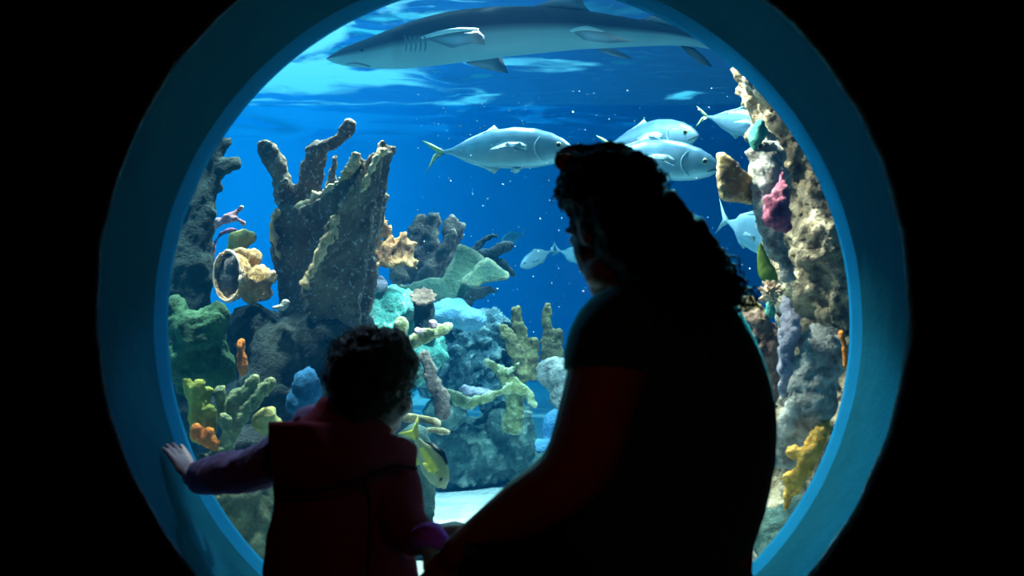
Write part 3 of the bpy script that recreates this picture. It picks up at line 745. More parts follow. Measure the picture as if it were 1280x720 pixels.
JT = [(0, .012, -.010, .008), (.06, .024, -.020, .012), (.15, .066, -.060, .026), (.28, .118, -.105, .048), (.42, .158, -.130, .066), (.56, .172, -.138, .078),
      (.70, .160, -.134, .080), (.82, .128, -.118, .070), (.91, .086, -.090, .052), (.965, .044, -.058, .032), (1.0, .004, -.022, .008)]
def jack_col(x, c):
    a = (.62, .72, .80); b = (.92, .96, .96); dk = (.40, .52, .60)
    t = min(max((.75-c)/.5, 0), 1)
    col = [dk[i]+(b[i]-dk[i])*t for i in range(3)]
    if c < .45: col = [v*(.70+.30*max(c+.1, 0)/.55) for v in col]  # lower flank darkened, shade from overhead light painted into the colour
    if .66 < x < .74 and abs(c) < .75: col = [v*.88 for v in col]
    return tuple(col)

def make_jack(label):
    root = thing('jack_fish', label, 'fish', (0, 0, 0), 'jacks swimming in the upper water')
    del root['_o']
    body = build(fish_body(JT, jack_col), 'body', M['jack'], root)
    for k, (tip, mid) in enumerate((((-.165, .095), (-.075, .018)), ((-.145, -.175), (-.07, -.02)))):
        mb = MB()
        mb.sheet([V((.03, 0, .010)), V((.0, 0, .018 if k == 0 else 0)), V((-.085, 0, .065 if k == 0 else -.07)), V((tip[0], 0, tip[1])), V((tip[0]+.03, 0, tip[1]*.72)), V((mid[0], 0, mid[1])), V((-.04, 0, 0)), V((.03, 0, -.010))], .006)
        build(mb, 'tail_lobe', M['jack_fin'], root)
    mb = MB(); mb.sheet([V((.06,0,.02)), V((.2,0,.094)), V((.34,0,.150)), V((.40,0,.19)), V((.44,0,.155)), V((.42,0,.14)), V((.3,0,.11)), V((.18,0,.07))], .005)
    build(mb, 'dorsal_fin', M['jack_clear'], root)
    mb = MB(); mb.sheet([V((.06,0,-.018)), V((.2,0,-.088)), V((.32,0,-.128)), V((.40,0,-.175)), V((.45,0,-.125)), V((.42,0,-.11)), V((.3,0,-.09)), V((.18,0,-.06))], .005)
    build(mb, 'anal_fin', M['jack_clear'], root)
    for s in (-1, 1):
        mb = MB(); y = s*.076
        mb.sheet([V((.69,y,.015)), V((.62,y*1.22,.050)), V((.52,y*1.28,.052)), V((.40,y*1.2,.010)), V((.38,y*1.15,-.008)), V((.50,y*1.25,.018)), V((.60,y*1.2,.008)), V((.68,y,-.03))], .004)
        build(mb, 'pectoral_fin', M['jack_clear'], root)
        mb = MB(); mb.sheet([V((.62,s*.03,-.125)), V((.56,s*.04,-.17)), V((.53,s*.04,-.165)), V((.55,s*.03,-.125))], .004)
        build(mb, 'pelvic_fin', M['jack_clear'], root)
        mb = MB(); mb.ell((.895, s*.046, .024), (.026, .014, .026), seg=12)
        e = build(mb, 'eye', M['eye_ring'], root)
        mb = MB(); mb.ell((.897, s*.056, .024), (.017, .008, .017), seg=12)
        build(mb, 'pupil', M['eye'], e)
        mb = MB(); mb.tube([V((1.0, s*.004, -.012)), V((.965, s*.030, -.030)), V((.925, s*.048, -.048))], [.004, .006, .004], seg=6)
        build(mb, 'mouth', M['mouth'], root)
        mb = MB(); mb.tube([V((.76, s*.062, .09)), V((.725, s*.083, .03)), V((.735, s*.080, -.04)), V((.79, s*.066, -.095))], [.003, .006, .006, .003], seg=6)
        build(mb, 'gill_cover', M['jack_clear'], root)
    return root
j = make_jack('silver jack with a yellow tail swimming alone left of the woman\'s head')
pose(j, P(717,186,4.9), P(553,190,5.0))
for lab, nose, tail in (
    ('silver jack with open mouth swimming just above the woman\'s head', P(873,168,5.2), P(762,180,5.5)),
    ('bright blue silver jack with its tail end behind the woman\'s head', P(900,208,4.9), P(745,196,5.1)),
    ('jack with green tail and head hidden behind the right pillar', P(986,166,5.0), P(884,146,5.2))):
    c = clone(j, lab); pose(c, nose, tail, 1.0)

# small hazy fish
ST = [(0, .016, -.016, .01), (.1, .05, -.045, .02), (.3, .15, -.14, .05), (.55, .20, -.18, .07), (.75, .175, -.165, .07), (.9, .10, -.11, .05), (1, .005, -.03, .01)]
def small_col(x, c):
    return (.75, .85, .9) if c > 0 else (.95, .98, 1)
def make_small(label):
    root = thing('small_fish', label, 'fish', (0, 0, 0), 'pale fish far back in the water'); del root['_o']
    build(fish_body(ST, small_col, 28, 16), 'body', M['fish_blue'], root)
    mb = MB(); mb.sheet([V((.03,0,.014)), V((-.10,0,.08)), V((-.24,0,.20)), V((-.10,0,.0)), V((-.22,0,-.20)), V((-.09,0,-.08)), V((.03,0,-.014))], .006)
    build(mb, 'tail_fin', M['jack_clear'], root)
    mb = MB(); mb.sheet([V((.12,0,.05)), V((.2,0,.13)), V((.45,0,.235)), V((.6,0,.2)), V((.4,0,.17))], .005)
    build(mb, 'dorsal_fin', M['jack_clear'], root)
    mb = MB(); mb.sheet([V((.12,0,-.05)), V((.25,0,-.16)), V((.36,0,-.2)), V((.45,0,-.16)), V((.3,0,-.12))], .005)
    build(mb, 'anal_fin', M['jack_clear'], root)
    for s in (-1, 1):
        mb = MB(); mb.ell((.87, s*.05, .03), (.02, .012, .02), seg=10); build(mb, 'eye', M['eye'], root)
        mb = MB(); mb.sheet([V((.66,s*.068,0)), V((.5,s*.1,.02)), V((.45,s*.1,-.03)), V((.64,s*.07,-.05))], .004); build(mb, 'pectoral_fin', M['jack_clear'], root)
    return root
f = make_small('small pale blue fish heading down left beside the woman\'s face')
pose(f, P(650,333,6.0), P(688,314,6.1))
for lab, nose, tail in (
    ('tiny teal fish farthest back above the other two pale fish', P(626,302,6.8), P(652,293,6.9)),
    ('pale fish half hidden by the woman\'s jaw, tail to the left', P(742,326,6.0), P(700,314,6.1)),
    ('pale turquoise fish with a forked tail going behind the right pillar', P(975,308,4.8), P(910,277,5.1))):
    c = clone(f, lab); pose(c, nose, tail)

# diving yellow-tailed fish beside the child
def dive_col(x, c):
    if -.25 < c < .45 and x < .72 and x > .2: return (.80, .72, .12)
    if x > .84: return (.30, .32, .22)
    return (.30, .32, .16) if c > 0 else (.36, .42, .30)
root = thing('striped_fish', 'olive fish with a yellow stripe and tail, diving beside the child\'s shoulder', 'fish', (0, 0, 0)); del root['_o']
DT = [(0, .03, -.03, .012), (.1, .07, -.07, .025), (.3, .16, -.15, .06), (.55, .215, -.19, .09), (.75, .20, -.17, .09), (.9, .13, -.11, .065), (1, .01, -.03, .01)]
build(fish_body(DT, dive_col, 36, 20), 'body', M['porkfish'], root)
mb = MB(); mb.sheet([V((.04,0,.03)), V((-.12,0,.12)), V((-.30,0,.24)), V((-.16,0,.02)), V((-.28,0,-.22)), V((-.12,0,-.10)), V((.04,0,-.03))], .012); build(mb, 'tail_fin', M['yellow_fin'], root)
mb = MB(); mb.sheet([V((.12,0,.07)), V((.25,0,.20)), V((.5,0,.29)), V((.68,0,.25)), V((.72,0,.19)), V((.4,0,.15))], .01); build(mb, 'dorsal_fin', M['porkfish'], root)
mb = MB(); mb.sheet([V((.12,0,-.07)), V((.22,0,-.19)), V((.36,0,-.22)), V((.42,0,-.15)), V((.3,0,-.12))], .01); build(mb, 'anal_fin', M['yellow_fin'], root)
for s in (-1, 1):
    mb = MB(); mb.ell((.86, s*.072, .05), (.03, .015, .03), seg=10); build(mb, 'eye', M['eye'], root)
    mb = MB(); mb.sheet([V((.66,s*.09,0)), V((.5,s*.13,.02)), V((.45,s*.13,-.04)), V((.64,s*.09,-.05))], .006); build(mb, 'pectoral_fin', M['yellow_fin'], root)
pose(root, P(557,610,3.75), P(520,548,3.8), 1.2)

# shark: profile taken as (photo x, top y, bottom y) at about 5.5 m
SH = 5.5
prof = [(408,73,74),(418,66,79),(436,57,83),(460,48,85),(490,36,86),(520,25,84.5),(560,15,80),(600,10,75),(640,8,70),(680,9,66),(720,12,62),(760,18,60),(800,25,58),(840,33,57),(880,44,60),(915,57,68),(960,76,84)]
root = thing('shark', 'grey shark with pale belly gliding across the top of the window', 'shark', P(640, 75, SH))
mb = MB(); rings = []; cols = []
pts = [V((a, b, c)) for a, b, c in prof]
pp, _ = catmull(pts, [0]*len(pts), 5)
seg = 32
for q in pp:
    c = P(q.x, (q.y+q.z)/2, SH); hz = max((q.z-q.y)/2/F*SH, .002)
    th = hz*(1.05 if q.x < 500 else .85)
    r = []
    for k in range(seg):
        a = 2*PI*k/seg; ca = math.cos(a)
        r.append(c+V((0, th*math.sin(a), hz*ca)))
        t = min(max((ca+.22)/.34, 0), 1)
        back = (.085, .07, .105); bel = (.50, .60, .60)
        cols.append(tuple(bel[i]+(back[i]-bel[i])*t for i in range(3)))
    rings.append(r)
mb.rings(rings, cols); build(mb, 'body', M['shark'], root)
def fin(name, pts, mat, thick=.012, axis=V((0, 1, 0))):
    mb = MB(); mb.sheet([P(*p) if not isinstance(p, V) else p for p in pts], thick, axis); return build(mb, name, mat, root)
fin('dorsal_fin', [(660,10,SH),(680,3,SH),(705,-8,SH),(722,-16,SH),(727,-6,SH),(730,6,SH),(740,16,SH),(700,14,SH)], M['shark_fin'])
fin('rear_dorsal_fin', [(795,26,SH),(815,20,SH),(832,17,SH),(843,24,SH),(858,38,SH),(825,33,SH)], M['shark_fin'])
# near pectoral fin, held out towards the window and swept back
nf = fin('pectoral_fin', [(528,47,SH-.13),(550,42,SH-.24),(575,38,SH-.34),(598,38,SH-.42),(606,46,SH-.42),(606,56,SH-.40),(590,54,SH-.30),(565,60,SH-.13)], M['shark_fin'], .01, V((0, .3, 1)))
mb = MB(); mb.tube([P(528,47,SH-.14), P(550,41,SH-.25), P(575,37,SH-.35), P(597,37,SH-.43)], [.006,.009,.008,.004], seg=6); build(mb, 'fin_edge', M['fin_pale'], nf)
fin('pectoral_fin', [(572,72,SH+.1),(600,66,SH+.15),(624,66,SH+.2),(636,92,SH+.25),(612,88,SH+.2),(585,80,SH+.1)], M['shark_fin'], .01)
nf = fin('pelvic_fin', [(714,38,SH-.09),(732,36,SH-.14),(756,40,SH-.16),(790,52,SH-.14),(760,54,SH-.1),(730,50,SH-.08)], M['shark_fin'], .008, V((0, .3, 1)))
mb = MB(); mb.tube([P(714,38,SH-.1), P(732,35,SH-.15), P(754,39,SH-.17)], [.006,.009,.003], seg=6); build(mb, 'fin_edge', M['fin_pale'], nf)
fin('pelvic_fin', [(740,58,SH+.05),(770,62,SH+.08),(792,74,SH+.08),(778,73,SH+.08),(755,66,SH+.05)], M['shark_fin'], .008)
fin('anal_fin', [(848,55,SH),(868,60,SH),(882,72,SH),(891,84,SH),(876,80,SH),(860,68,SH)], M['shark_fin_dark'], .01)
fin('tail_fin', [(930,62,SH),(975,60,SH),(1040,20,SH),(1050,26,SH),(1010,80,SH),(1000,130,SH),(985,125,SH),(960,90,SH),(930,75,SH)], M['shark_fin'], .012)
mb = MB(); mb.ell(P(452,62,SH-.085), (.008, .006, .008), seg=10); build(mb, 'eye', M['eye'], root)
mb = MB(); mb.tube([P(432,80,SH-.05), P(446,79,SH-.09), P(462,83,SH-.1)], [.003, .004, .003], seg=6); build(mb, 'mouth', M['gill'], root)
for i in range(5):
    mb = MB(); x = 506+i*6
    mb.tube([P(x,45,SH-.165), P(x+2,55,SH-.175), P(x+1,64,SH-.165)], [.002, .004, .002], seg=6); build(mb, 'gill_slit', M['gill'], root)

# drifting specks
mb = MB()
for k in range(420):
    d = random.uniform(3.3, 5.6)
    px, py = random.uniform(520, 960), random.uniform(110, 420)
    r = random.choice([.0008, .001, .0013, .002])
    mb.ell(P(px, py, d), (r*random.uniform(.7, 1.6), r, r), seg=6)
tag(build(mb, 'drifting_specks', M['speck']), 'tiny pale specks drifting in the open blue water', 'particles', kind='stuff')

# ------------------------------------------------------------------ people
def frame(fwd):
    f = V(fwd).normalized(); r = f.cross(V((0, 0, 1))).normalized(); u = r.cross(f).normalized()
    return Matrix((r, f, u)).transposed()
def add_head(mb, c, fwd, s, baby=False):
    R = frame(fwd); c = V(c)
    def e(p, r): mb.ell(c+R @ (V(p)*s), tuple(x*s for x in r), R)
    e((0, -.012, .030), (.076, .094, .088))
    e((0, .040, -.025), (.062, .054, .076))
    if baby: e((.034, .05, -.045), (.034, .032, .032)); e((-.034, .05, -.045), (.034, .032, .032))
    e((0, .052, -.085), (.040, .036, .030))
    e((.035, .02, -.07), (.026, .045, .03)); e((-.035, .02, -.07), (.026, .045, .03))
    e((0, .083, .024), (.050, .014, .012))
    mb.tube([c+R @ (V((0, .090, .010))*s), c+R @ (V((0, .108, -.026))*s)], [.008*s, .013*s], seg=8, n=2)
    e((.011, .098, -.032), (.009, .010, .008)); e((-.011, .098, -.032), (.009, .010, .008))
    e((0, .090, -.058), (.023, .010, .006)); e((0, .088, -.068), (.020, .010, .006))
    for sg in (-1, 1):
        e((sg*.074, -.008, -.012), (.010, .020, .030)); e((sg*.080, -.014, .004), (.008, .018, .018))
    return R
def add_eyes(c, R, s, root):
    for sg in (-1, 1):
        mb = MB(); mb.ell(V(c)+R @ (V((sg*.031, .079, .004))*s), (.0125*s,)*3, R, seg=12); e = build(mb, 'eye', M['eye_white'], root)
        mb = MB(); mb.ell(V(c)+R @ (V((sg*.031, .089, .004))*s), (.006*s, .004*s, .006*s), R, seg=10); build(mb, 'iris', M['eye'], e)
def add_hand(mb, wrist, d, n, s=1.0, thumb=1, curl=.35, spread=.1):
    """palm and five bent fingers; d = pointing direction, n = direction the palm faces, thumb = +1/-1 side"""
    d = V(d).normalized(); n = V(n); n = (n-d*n.dot(d)).normalized(); w = d.cross(n)*thumb
    wr = V(wrist)
    R = Matrix((w, d, n)).transposed()
    mb.ell(wr+d*.045*s, (.041*s, .052*s, .015*s), R, seg=14)
    mb.ell(wr+d*.075*s, (.040*s, .022*s, .012*s), R, seg=14)
    mb.ell(wr+d*.03*s+w*.022*s+n*.006*s, (.018*s, .032*s, .014*s), R, seg=12)
    for off, ln, k in ((.031, .068, 1.5), (.0105, .078, .4), (-.0105, .073, -.5), (-.030, .057, -1.5)):
        p = wr+d*.080*s+w*off*s; dr = (d+w*spread*k).normalized(); pts = [p-dr*.015*s, p]
        a = curl*.6
        for q in (.45, .32, .23):
            dd = (dr*math.cos(a)+n*math.sin(a)).normalized(); p = p+dd*ln*s*q; pts.append(p); a += curl
        mb.tube(pts, [.0095*s, .0095*s, .0088*s, .008*s, .0068*s], seg=8, n=2)
    p = wr+d*.022*s+w*.030*s; pts = [p]
    for q, (cd, cw, cn) in zip((.034, .03, .025), ((.6, .75, .25), (.8, .5, .4), (.9, .25, .5))):
        p = p+(d*cd+w*cw+n*cn).normalized()*q*s; pts.append(p)
    mb.tube(pts, [.013*s, .0115*s, .010*s, .008*s], seg=8, n=2)

def curls(mb, seeds, rad, thick, turns, length, down=V((0, 0, -1)), wild=.5):
    for p, nrm in seeds:
        ax = (nrm*wild+down+V((random.uniform(-.4,.4), random.uniform(-.4,.4), random.uniform(-.3,.3)))).normalized()
        u = ax.cross(V((.3, .8, .2))).normalized(); w = ax.cross(u)
        ln = length*random.uniform(.6, 1.3); k = int(8*turns); ph = random.uniform(0, 6.28); rr = rad*random.uniform(.6, 1.3)
        pts = [p+ax*ln*i/k+(u*math.cos(ph+2*PI*turns*i/k)+w*math.sin(ph+2*PI*turns*i/k))*rr for i in range(k+1)]
        mb.tube(pts, [thick*(1-.6*i/k) for i in range(k+1)], seg=5, n=1, round_ends=False)

# ---- woman
WD = 2.36
wroot = thing('woman', 'person in a dark green T-shirt with curly black ponytail, crouching before the window', 'person', V((.27, -.36, 0)))
wc = P(772, 282, WD); wf = V((-.50, .80, -.34))
mb = MB()
wR = add_head(mb, wc, wf, 1.0)
mb.tube([P(790,300,WD-.0), P(795,345,WD), P(805,385,WD)], [.056, .056, .075], n=2)
tor = [(805,385,60,.07),(820,410,92,.10),(838,460,102,.115),(846,520,108,.12),(842,580,112,.125),(832,640,114,.125),(825,700,116,.13),(818,770,120,.14)]
TD = 2.40
mb.blade([P(x,y,TD) for x,y,w,t in tor], [w/F*TD for x,y,w,t in tor], [t for *_,t in tor], n=3, seg=20)
mb.ell(P(822,790,TD), (.17, .15, .12))
LS, LE, LW = P(770,428,2.30), P(719,588,2.24), P(572,694,2.30)
mb.tube([P(790,415,2.33), LS, P(749,502,2.27), LE, P(658,635,2.25), LW], [.06, .068, .062, .058, .050, .031], n=4, seg=14)
add_hand(mb, LW, V((-.45, .25, -.75)), V((.2, .7, -.2)), .95, thumb=1, curl=.5)
RS, RE, RW = P(880,438,2.50), P(800,645,2.58), P(618,668,2.50)
mb.tube([P(860,425,2.46), RS, P(850,540,2.57), RE, P(700,664,2.55), RW], [.06, .064, .056, .05, .042, .028], n=4, seg=14)
add_hand(mb, RW, V((-1, -.05, -.06)), V((.1, -.6, -.6)), .9, thumb=-1, curl=.45)
# legs: left knee raised beside the child, right knee on the carpet
HIP = P(820,790,TD)
LK, LA = V((-.02, -.44, .405)), V((.09, -.20, .09))
RK, RA = V((.26, -.13, .085)), V((.36, -.47, .075))
mb.tube([HIP+V((-.08,-.03,0)), HIP.lerp(LK,.5)+V((0,0,.02)), LK, LK.lerp(LA,.4), LA], [.095, .085, .062, .055, .036], n=3, seg=14)
mb.tube([HIP+V((.06,.03,0)), HIP.lerp(RK,.5), RK, RK.lerp(RA,.4)+V((0,0,.01)), RA], [.095, .082, .062, .052, .036], n=3, seg=14)
build(mb, 'body', M['skin_w'], wroot, .0045, 3)
add_eyes(wc, wR, 1.0, wroot)
# shirt
mb = MB()
g = .010
tor2 = [(783,350,40,.05),(792,362,58,.06),(806,385,78,.09),(824,412,100,.115),(838,460,112,.128),(848,520,120,.135),(845,580,120,.14),(828,612,131,.145),(806,640,146,.155),(784,700,156,.16),(790,770,150,.165),(815,800,126,.16)]
mb.blade([P(x,y,TD-.01) for x,y,w,t in tor2], [w/F*TD+.002 for x,y,w,t in tor2], [t+.004 for *_,t in tor2], n=3, seg=24)
mb.tube([P(804,408,2.33), P(776,418,2.30), P(760,442,2.285), P(757,467,2.275)], [.076, .079, .072, .069], n=4, seg=18, round_ends=False)
mb.tube([P(858,420,2.44), P(884,436,2.50), P(878,474,2.54)], [.066, .070, .068], n=4, seg=18, round_ends=False)
def folds(c):
    x, y, z = c
    k = min(max((.62-z)/.25, 0), 1)
    return .006*k*noise.noise(V((x*4, y*5, z*34+x*10)))+.004*noise.noise(V((x*7, y*7, z*9)))
build(mb, 'shirt', M['shirt'], wroot, .007, 3, [folds])
# trousers
mb = MB()
mb.ell(HIP+V((0,0,-.02)), (.185, .165, .13))
mb.tube([HIP+V((-.08,-.03,-.01)), HIP.lerp(LK,.5)+V((0,0,.02)), LK, LK.lerp(LA,.45), LA+V((-.01,0,.03))], [.112, .098, .075, .066, .052], n=4, seg=16)
mb.tube([HIP+V((.06,.03,-.01)), HIP.lerp(RK,.5), RK+V((0,0,.005)), RK.lerp(RA,.45)+V((0,0,.015)), RA+V((-.02,.05,.005))], [.108, .095, .074, .064, .05], n=4, seg=16)
build(mb, 'trousers', M['jeans'], wroot, .009, 3, [(18, .004, 2)])
for a, d in ((LA, V((-.25, 1, 0))), (RA, V((.2, -1, 0)))):
    mb = MB(); d.normalize(); q = frame(d)
    b = V((a.x, a.y, 0))
    mb.ell(b+d*.05+V((0,0,.035)), (.045, .13, .035), q); mb.ell(b-d*.0+V((0,0,.055)), (.042, .055, .05), q)
    mb.ell(b+d*.05+V((0,0,.012)), (.048, .135, .012), q)
    build(mb, 'shoe', M['shoe'], wroot, .007, 3)
# hair: cap, loose bun and a bushy curly ponytail
mb = MB()
def E(px, py, d, a, b, c): mb.ell(P(px,py,d), (a/F*d, c, b/F*d))
E(764,238,WD-.012,62,60,.108); E(740,232,WD+.01,42,46,.10); E(778,275,WD-.035,50,62,.085); E(797,220,WD-.06,24,26,.05); E(730,206,WD+.02,32,24,.06); E(716,232,WD+.03,18,42,.06); E(734,268,WD-.03,20,40,.05); E(726,262,WD+.03,16,34,.05); E(721,240,WD+.03,22,40,.05)
tail = [(808,266,34),(832,290,42),(850,316,43),(868,344,40),(884,366,26)]
mb.blade([P(x,y,WD-.075) for x,y,_ in tail], [w/F*WD for *_,w in tail], [.06,.065,.06,.055,.04], n=3)
E(800,315,WD-.06,36,50,.06); E(835,345,WD-.08,44,44,.05)
cap_l = mb
ex = MB(); seeds = []
for k in range(230):
    t = random.random(); i = t*(len(tail)-1); a = int(i); fr = i-a
    x = tail[a][0]+(tail[min(a+1,4)][0]-tail[a][0])*fr; y = tail[a][1]+(tail[min(a+1,4)][1]-tail[a][1])*fr; w = tail[a][2]
    an = random.uniform(0, 2*PI); u = V((math.cos(an), math.sin(an)*.9, .35*math.cos(an)+random.uniform(-.2,.2))).normalized()
    seeds.append((P(x,y,WD-.075)+V((u.x*w/F*WD*.85, u.y*.055, u.z*w/F*WD*.85)), u))
curls(ex, seeds, .010, .0036, 1.8, .075, V((.35, 0, -1)), .35)
seeds = []
for k in range(170):
    u = V((random.gauss(0,1), random.gauss(0,1)-.6, abs(random.gauss(0,1))*.8)).normalized()
    seeds.append((P(764,240,WD-.012)+V((u.x*60/F*WD, u.y*.105, u.z*56/F*WD)), u))
curls(ex, seeds, .006, .0030, 1.5, .035, V((.2, -.1, -.6)), .3)
build(cap_l, 'hair', M['hair_w'], wroot, .007, 1, [(22, .010, 2), (60, .006, 2)], extra=ex)
# sunglasses pushed up on her hair
sroot = thing('sunglasses', 'dark amber tinted sunglasses pushed up on the woman\'s black hair', 'sunglasses', P(705, 212, WD))
sc0 = P(731, 203, WD+.03)
up = frame(wf+V((0, 0, .9)))
for sg in (-1, 1):
    o = sc0+wR @ V((sg*.036, -.012*1, .0))
    mb = MB(); rr = []
    for r_, th in ((.031, -.002), (.033, .0), (.031, .002), (.027, .002), (.027, -.002), (.031, -.002)):
        rr.append([o+up @ V((math.cos(2*PI*k/24)*r_, th, math.sin(2*PI*k/24)*r_*.8)) for k in range(24)])
    mb.rings(rr, caps=False); build(mb, 'rim', M['frame_dark'], sroot)
    mb = MB(); mb.add([o+up @ V((math.cos(2*PI*k/24)*.028, .0, math.sin(2*PI*k/24)*.0225)) for k in range(24)], [tuple(range(24))])
    tag(build(mb, 'lens', M['lens_amber'], sroot), 'amber lens')
    mb = MB(); mb.tube([o+up @ V((sg*.031, 0, .008)), sc0+wR @ V((sg*.062, -.05, -.008)), sc0+wR @ V((sg*.056, -.075, -.03))], [.003, .003, .003], seg=6, n=3)
    build(mb, 'temple', M['frame_dark'], sroot)
mb = MB(); mb.tube([sc0+wR @ V((-.008,-.008,.006)), sc0+wR @ V((0,-.004,.009)), sc0+wR @ V((.008,-.008,.006))], [.003]*3, seg=6); build(mb, 'bridge', M['frame_dark'], sroot)

# ---- child
CD = 2.60
croot = thing('child', 'person, toddler in a dark red hooded jacket, one hand on the blue rim', 'person', V((-.31, -.10, 0)))
cc = P(468, 478, CD); cf = V((.62, .76, -.18)); cs = .80
mb = MB()
cR = add_head(mb, cc, cf, cs, True)
mb.tube([P(462,510,CD-.01), P(455,545,CD)], [.036, .045], n=2)
ct = [(448,548,50,.06),(436,575,74,.08),(432,620,76,.085),(430,680,80,.09),(430,740,80,.09),(432,790,76,.085)]
mb.blade([P(x,y,CD) for x,y,w,t in ct], [w/F*CD for x,y,w,t in ct], [t for *_,t in ct], n=3, seg=18)
CLS, CLW = P(375,560,2.63), P(240,597,2.83)
CLE = P(312,588,2.71)
mb.tube([P(405,560,2.62), CLS, CLE, CLW], [.036, .036, .029, .020], n=4, seg=12)
add_hand(mb, CLW, P(207,541,2.90)-CLW, V((-.72, .65, -.35)), .66, thumb=-1, curl=.10, spread=.05)
CRS, CRE, CRW = P(488,598,2.59), P(504,650,2.52), P(540,684,2.46)
mb.tube([P(470,565,2.60), CRS, CRE, CRW], [.038, .040, .033, .021], n=4, seg=12)
add_hand(mb, CRW, V((.45, .0, -.75)), V((.2, .8, .1)), .54, thumb=-1, curl=.5)
LEGS = []
for sg in (-1, 1):
    h = P(432,800,CD)+V((sg*.055, 0, 0)); k = V((h.x+sg*.01, h.y+.015, .135)); a = V((h.x+sg*.012, h.y-.01, .045))
    LEGS.append((h, k, a, sg))
    mb.tube([h, k, a], [.06, .045, .032], n=3, seg=12)
build(mb, 'body', M['skin_c'], croot, .0030, 3)
add_eyes(cc, cR, cs, croot)
mb = MB()
for h, k, a, sg in LEGS: mb.tube([h+V((0,0,.03)), h, k, a+V((0,0,.01))], [.07, .072, .058, .048], n=3, seg=14)
mb.ell(P(432,785,CD), (.115, .09, .07))
build(mb, 'trousers', M['pants'], croot, .006, 3, [(22, .003, 2)])
for h, k, a, sg in LEGS:
    mb = MB(); q = frame(V((sg*.2, 1, 0)))
    b = V((a.x, a.y, 0)); mb.ell(b+V((0,.025,.025)), (.032, .065, .026), q); mb.ell(b+V((0,0,.04)), (.03, .036, .036), q); mb.ell(b+V((0,.022,.009)), (.034, .07, .009), q)
    build(mb, 'shoe', M['shoe'], croot, .005, 3)
# jacket body and right sleeve
mb = MB()
jt = [(436,540,58,.07),(430,562,78,.09),(428,600,85,.10),(427,640,86,.105),(426,680,91,.11),(426,720,97,.115),(427,770,103,.12),(428,790,104,.12)]
mb.blade([P(x,y,CD-.005) for x,y,w,t in jt], [w/F*CD for x,y,w,t in jt], [t for *_,t in jt], n=3, seg=24)
mb.tube([P(474,590,2.59), P(490,604,2.585), P(502,648,2.52), P(526,676,2.475)], [.05, .052, .045, .035], n=4, seg=14, round_ends=False)
def coatfold(c):
    x, y, z = c
    return .004*noise.noise(V((x*10, y*10, z*14)))+.003*noise.noise(V((x*26+z*20, y*20, z*10)))
jk = build(mb, 'jacket', M['coat'], croot, .005, 3, [coatfold])
mb = MB(); mb.tube([P(404,548,2.62), CLS+V((0,0,.002)), P(342,576,2.67), CLE, P(280,592,2.76), P(248,597,2.82)], [.050, .052, .046, .043, .041, .033], n=4, seg=16, round_ends=False)
mb.ell(P(392,532,2.63), (.045, .045, .04))
tag(build(mb, 'sleeve', M['sleeve'], croot, .0045, 2, [(30, .004, 2)]), 'mauve grey sleeve, tank light on the coat painted in')
mb = MB(); mb.tube([P(524,672,2.44), P(539,667,2.43), P(553,678,2.43)], [.020, .022, .016], n=3, seg=14)
tag(build(mb, 'cuff', M['cuff'], croot, .004, 2, [(40, .002, 2)]), 'magenta cuff')
# hood lying on the back: a flattened sack with a raised brim
mb = MB(); rings = []
hood = [(528,335,438,500,-.02),(532,333,430,508,-.05)]
brim = [P(334,530,2.53), P(372,530,2.50), P(420,535,2.485), P(470,541,2.49), P(505,551,2.53), P(522,562,2.57)]
low = [P(345,606,2.50), P(375,612,2.475), P(415,608,2.462), P(455,594,2.467), P(492,580,2.50), P(520,582,2.54)]
bk = [P(346,560,2.58), P(380,548,2.60), P(425,545,2.60), P(470,550,2.60), P(503,560,2.60), P(518,570,2.60)]
def spl(ps, n=5): return catmull(ps, [0]*len(ps), n)[0]
b_, l_, k_ = spl(brim), spl(low), spl(bk)
nb = len(b_); prof = []
for i in range(nb):
    A, B, C = b_[i], l_[i], k_[i]
    mid = A.lerp(B, .5)+V((0, -.035*math.sin(PI*(i+1)/(nb+1)), 0))
    prof.append([C+V((0,0,-.01)), A+V((0,.02,.0)), A+V((0,.004,.006)), A+V((0,-.006,0)), A.lerp(mid,.5)+V((0,-.008,0)), mid, mid.lerp(B,.5)+V((0,-.006,0)), B+V((0,-.004,.004)), B+V((0,.01,-.006)), B.lerp(C,.5)+V((0,.05,0))])
mb.rings(prof)
hd = build(mb, 'hood', M['coat'], croot, .004, 4, [coatfold])
mb = MB(); mb.tube([p+V((0,-.008,-.004)) for p in l_], [.0035]*nb, seg=6, n=1); build(mb, 'hood_seam', M['seam'], hd)
mb = MB(); mb.tube([P(452,600,2.475), P(462,625,2.482), P(462,680,2.476), P(456,740,2.47)], [.0028]*4, seg=6, n=5); build(mb, 'back_seam', M['seam'], jk)
# baby hair
mb = MB()
def EC(px, py, d, a, b, c): mb.ell(P(px,py,d), (a/F*d, c, b/F*d))
EC(464,462,CD-.012,56,54,.085); EC(446,480,CD-.03,38,48,.06); EC(478,450,CD+.015,44,42,.075); EC(496,462,CD+.01,26,34,.05); EC(444,505,CD-.03,32,26,.05); EC(418,470,CD-.02,14,22,.04)
ex = MB(); seeds = []
for k in range(420):
    u = V((random.gauss(0,1), random.gauss(0,1)-.5, random.gauss(0,1)+.15)).normalized()
    if u.y > .45 and u.x > 0: continue
    seeds.append((P(463,466,CD-.012)+V((u.x*55/F*CD, u.y*.083, u.z*56/F*CD)), u))
curls(ex, seeds, .006, .0011, 1.0, .018, V((-.1, 0, -.5)), .6)
build(mb, 'hair', M['hair_c'], croot, .005, 1, [(26, .010, 2), (70, .004, 2)], extra=ex)

